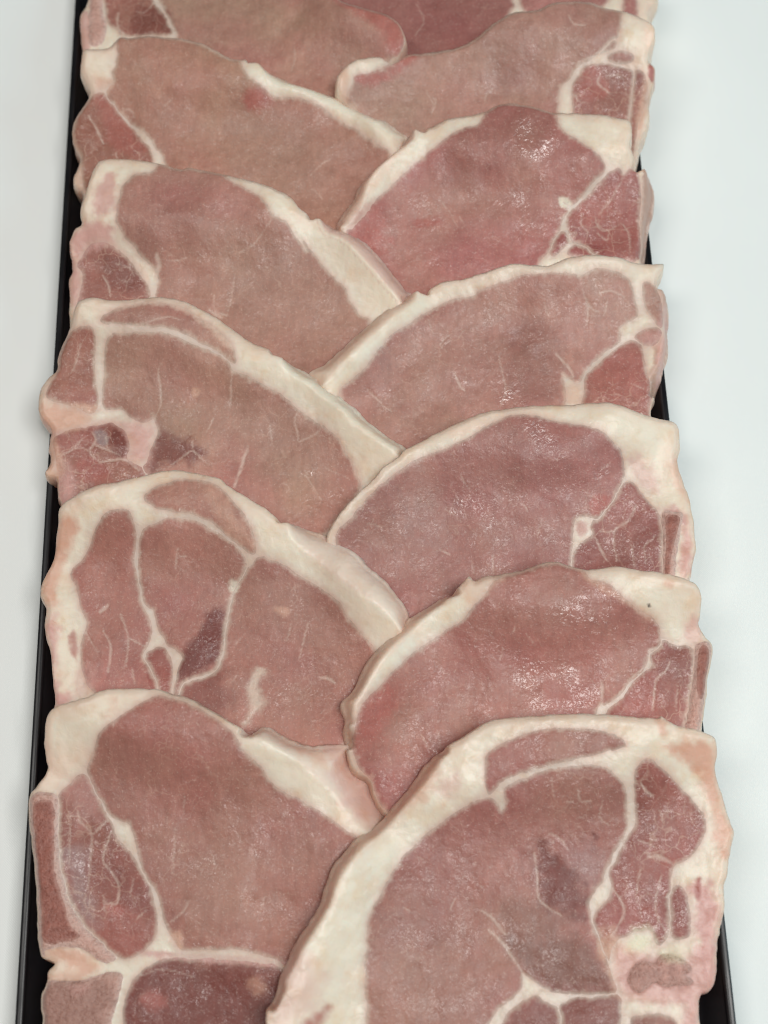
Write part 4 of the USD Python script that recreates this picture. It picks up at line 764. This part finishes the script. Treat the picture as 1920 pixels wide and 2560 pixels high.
    if c['bonedark']:
        tb = np.array((.54, .30, .255)) * (0.75 + 0.5 * meshkit.fbm(n3 / 2.5, 3, seed + 34)[:, None])
        tb = tb + np.clip(1 - dbn / 2.2, 0, 1) * (np.array((.62, .37, .32)) - tb)
    for fl, key, strength, blur in c['patches']:
        ps = pairs(fl)
        q = Polygon(ring_smooth(ps, step=0.7)).buffer(0)
        if q.is_empty:
            continue
        bd = np.vstack([np.array(g.exterior.segmentize(0.7).coords) for g in getattr(q, 'geoms', [q])])
        d = border_dist(bd, P2) * np.where(inside(q, P2), 1, -1) + (meshkit.fbm(n3 / (0.9 + blur * 0.5), 3, seed + 70) - 0.5) * blur * 1.6
        w = np.clip(0.5 + d / (blur * 1.3), 0, 1)
        w = (w * w * (3 - 2 * w) * strength)[:, None]
        col = np.array(PAL[key.rstrip('FB')])
        if key.endswith('B'):
            tb = tb + w * (np.array(PAL[key[:-1]]) - tb)
            continue
        if not key.endswith('F'):
            tl = tl + w * (col - tl)
        forfat = key.endswith('F'); key = key.rstrip('F')
        if key in ('orange', 'pink', 'pinkfat', 'peach', 'red', 'yellow') or forfat:
            tf = tf + w * (col * (1.12 if key != 'red' else 1.0) - tf)
        if key in ('yellow', 'fat'):
            tb = tb + w * (col - tb)
    sw = np.zeros(len(P2))
    for fl, wid in c['seams']:
        ls = wobble(ring_smooth(pairs(fl), closed=False, step=0.4), 0.25, 2.5, seed + 8)
        dist, at = cKDTree(ls).query(P2)
        prof = 0.55 + 0.45 * np.sin(np.pi * np.clip(at / max(1, len(ls) - 1), 0.08, 0.92)) + 0.6 * (meshkit.noise(n3 / 1.5, seed + 81) - 0.5)
        w = np.clip(1.4 - dist / np.maximum(0.22, 0.34 * wid * prof + 0.12), 0, 1) * min(0.75, 0.28 + 0.36 * wid) * np.clip(0.35 + 1.1 * meshkit.noise(n3 / 1.8, seed + 83), 0, 1)
        sw = np.maximum(sw, w)
    tl = tl + (sw * 0.72)[:, None] * (SEAM - tl)
    relief -= sw * 0.3
    wet = 0.20 + 0.30 * np.clip(meshkit.fbm(n3 / 12, 2, seed + 73) - 0.45, 0, 1)
    vein = 0.06 + 0.75 * np.clip(meshkit.fbm(n3 / 18, 2, seed + 75) - 0.4, 0, 1)
    for li in c['rib']:
        vein = np.where(inside(Polygon(ring_smooth(pairs(c['lean'][li]), step=0.6)).buffer(0), P2), 0.42, vein)
        wet = np.where(inside(Polygon(ring_smooth(pairs(c['lean'][li]), step=0.6)).buffer(0), P2), 0.40, wet)
    for fl, strength in c['wet']:
        q = Polygon(ring_smooth(pairs(fl), step=0.7)).buffer(0)
        d = border_dist(np.array(q.exterior.segmentize(0.7).coords), P2) * np.where(inside(q, P2), 1, -1) + (meshkit.fbm(n3 / 6, 3, seed + 71) - 0.5) * 6
        wet = np.maximum(wet, np.clip(0.5 + d / 6, 0, 1) * strength)
    for fl, r in c['dots']:
        d = np.linalg.norm(P2 - pairs(fl)[0], axis=1)
        w = np.clip(1.6 - d / r, 0, 1)[:, None]
        tf = tf * (1 - w * 0.97)
    # fat next to lean takes on some of its colour, as the photograph's soft borders
    near, second = np.full(len(P2), 9.0), np.full(len(P2), 30.0)
    for nm, q in leans:
        bd = borders(q, 0.4)
        if bd:
            dq = border_dist(np.vstack(bd), P2)
            second = np.minimum(second, np.maximum(near, dq)); near = np.minimum(near, dq)
    near_n = near * (0.15 + 1.8 * meshkit.fbm(n3 / 1.5, 3, seed + 88))
    wmix = np.clip(1 - near_n / 1.5, 0, 1)[:, None]
    inlean = leanmask >= 1
    mixc = 0.5 * (tl + tf)
    tl = np.where(inlean[:, None], tl, tl)
    tl2 = np.where(inlean[:, None], tl + wmix * 0.95 * (mixc - tl), mixc)
    tf2 = tf + (np.exp(-near_n / 1.1)[:, None] * 0.85) * (np.array((.70, .46, .37)) - tf)
    tf2 = tf2 + (np.clip(1.25 - (near + second) / 5.0, 0, 1) * 0.85)[:, None] * (np.array((.77, .565, .465)) - tf2)
    edge_lean = (np.clip(1 - near / 2.2, 0, 1) * np.clip(1 - d_out / 2.5, 0, 1))[:, None]
    tf2 = tf2 + edge_lean * 0.5 * (np.array((.62, .38, .27)) - tf2)
    z = z + relief * np.clip(d_out / 2.0, 0.25, 1)
    # ---- side wall under the outline
    no = len(out)
    o3 = np.column_stack([out, z[:no]])
    nx_ = np.roll(out, -1, 0) - np.roll(out, 1, 0)
    nrm = np.column_stack([nx_[:, 1], -nx_[:, 0]]); nrm /= np.maximum(np.linalg.norm(nrm, axis=1, keepdims=True), 1e-9)
    if Polygon(out).exterior.is_ccw is False:
        nrm = -nrm
    nrm = ndimage.gaussian_filter1d(nrm, 3, axis=0, mode='wrap')
    zb = np.minimum(sample(under, out) + 0.2, z[:no] - 0.8)
    rings = []
    for fr, bul in ((0.16, 0.55), (0.36, 0.9), (0.6, 0.9), (0.82, 0.5), (1.0, -0.9)):
        lump = (meshkit.fbm(np.column_stack([out / 5.0, np.full(no, fr * 3 + seed)]), 3, seed + 90) - 0.5) * 1.6
        rings.append(np.column_stack([out + nrm * (bul + lump * (1 if fr < 1 else 0.3))[:, None], z[:no] + (zb - z[:no]) * fr]))
    V = np.vstack([np.column_stack([P2, z])] + rings)
    k0, k1 = np.arange(no), (np.arange(no) + 1) % no
    wf = []
    offs = [0] + [len(P2) + i * no for i in range(len(rings))]
    for i in range(len(rings)):
        a0, a1, b0, b1 = offs[i] + k0, offs[i] + k1, offs[i + 1] + k0, offs[i + 1] + k1
        wf += [np.column_stack([a0, b0, b1]), np.column_stack([a0, b1, a1])]
    wf = np.vstack(wf)
    if Polygon(out).exterior.is_ccw is False:
        wf = wf[:, ::-1]
    F = np.vstack([tri, wf]); L = np.r_[lab, np.zeros(len(wf), int)]
    N = np.zeros_like(V); fn = np.cross(V[F[:, 1]] - V[F[:, 0]], V[F[:, 2]] - V[F[:, 0]])
    for k in range(3):
        np.add.at(N, F[:, k], fn)
    N /= np.maximum(np.linalg.norm(N, axis=1, keepdims=True), 1e-9)
    # the wall shows fat where the rim is fat and meat where lean reaches the edge
    wl = np.clip(1 - near[:no] / 3.5, 0, 1)[:, None] * 0.75
    wallc = tf[:no] * (1 - wl) + np.array((.52, .27, .20)) * wl
    TF = np.vstack([tf2] + [wallc for i in range(len(rings))])
    pad = np.zeros((len(rings) * no, 3))
    WET = np.r_[wet, np.zeros(len(pad))]; VEIN = np.r_[vein, np.zeros(len(pad))]
    TL, TB, TM = np.vstack([tl2, pad]), np.vstack([tb, pad]), np.vstack([tm, pad])
    # ---- prims
    origin = np.array([body.centroid.x, body.centroid.y, float(np.min(under[mask > 0]))])
    path = path_for('/World', 'pork_chop')
    xf = UsdGeom.Xform.Define(stage, path)
    xf.AddTranslateOp().Set(Gf.Vec3d(*(origin / 1000)))
    set_data(xf.GetPrim(), label=LABEL[c['name']], category='pork chop', group='pork chops overlapping in two rows on the black tray')
    last_bone = None
    for li, nm in enumerate(names):
        sel = F[L == li]
        if len(sel) < 6:
            continue
        ids, inv = np.unique(sel, return_inverse=True)
        v, f, n = (V[ids] - origin) / 1000, inv.reshape(-1, 3), N[ids]
        mat, T = {'fat_rim': (FAT, TF), 'rib_bone': (BONE, TB), 'marrow': (BONE, TM)}.get(nm, (LEAN, TL))
        t = T[ids]
        if nm == 'fat_rim':                              # close the underside
            ring = np.arange(len(V) - no, len(V))
            bv = (V[ring] - origin) / 1000
            poly = Polygon(V[ring][:, :2])
            if poly.is_valid:
                ev, ef = trimesh.creation.triangulate_polygon(poly, engine='earcut')
                j = cKDTree(V[ring][:, :2]).query(ev)[1]
                f = np.vstack([f, j[ef][:, ::-1] + len(v)])
                v, n, t = np.vstack([v, bv]), np.vstack([n, np.tile((0, 0, -1.0), (no, 1))]), np.vstack([t, TF[ring]])
        parent = path
        if nm == 'marrow' and last_bone:
            parent = last_bone
        pp = path_for(parent, nm)
        put_mesh(pp, v, f, n, mat, np.clip(t, 0.004, 0.95), WET[ids] if mat is LEAN else None, VEIN[ids] if mat is LEAN else None)
        if nm == 'rib_bone':
            last_bone = last_bone or pp
    pile = lay(pile, under, mask)
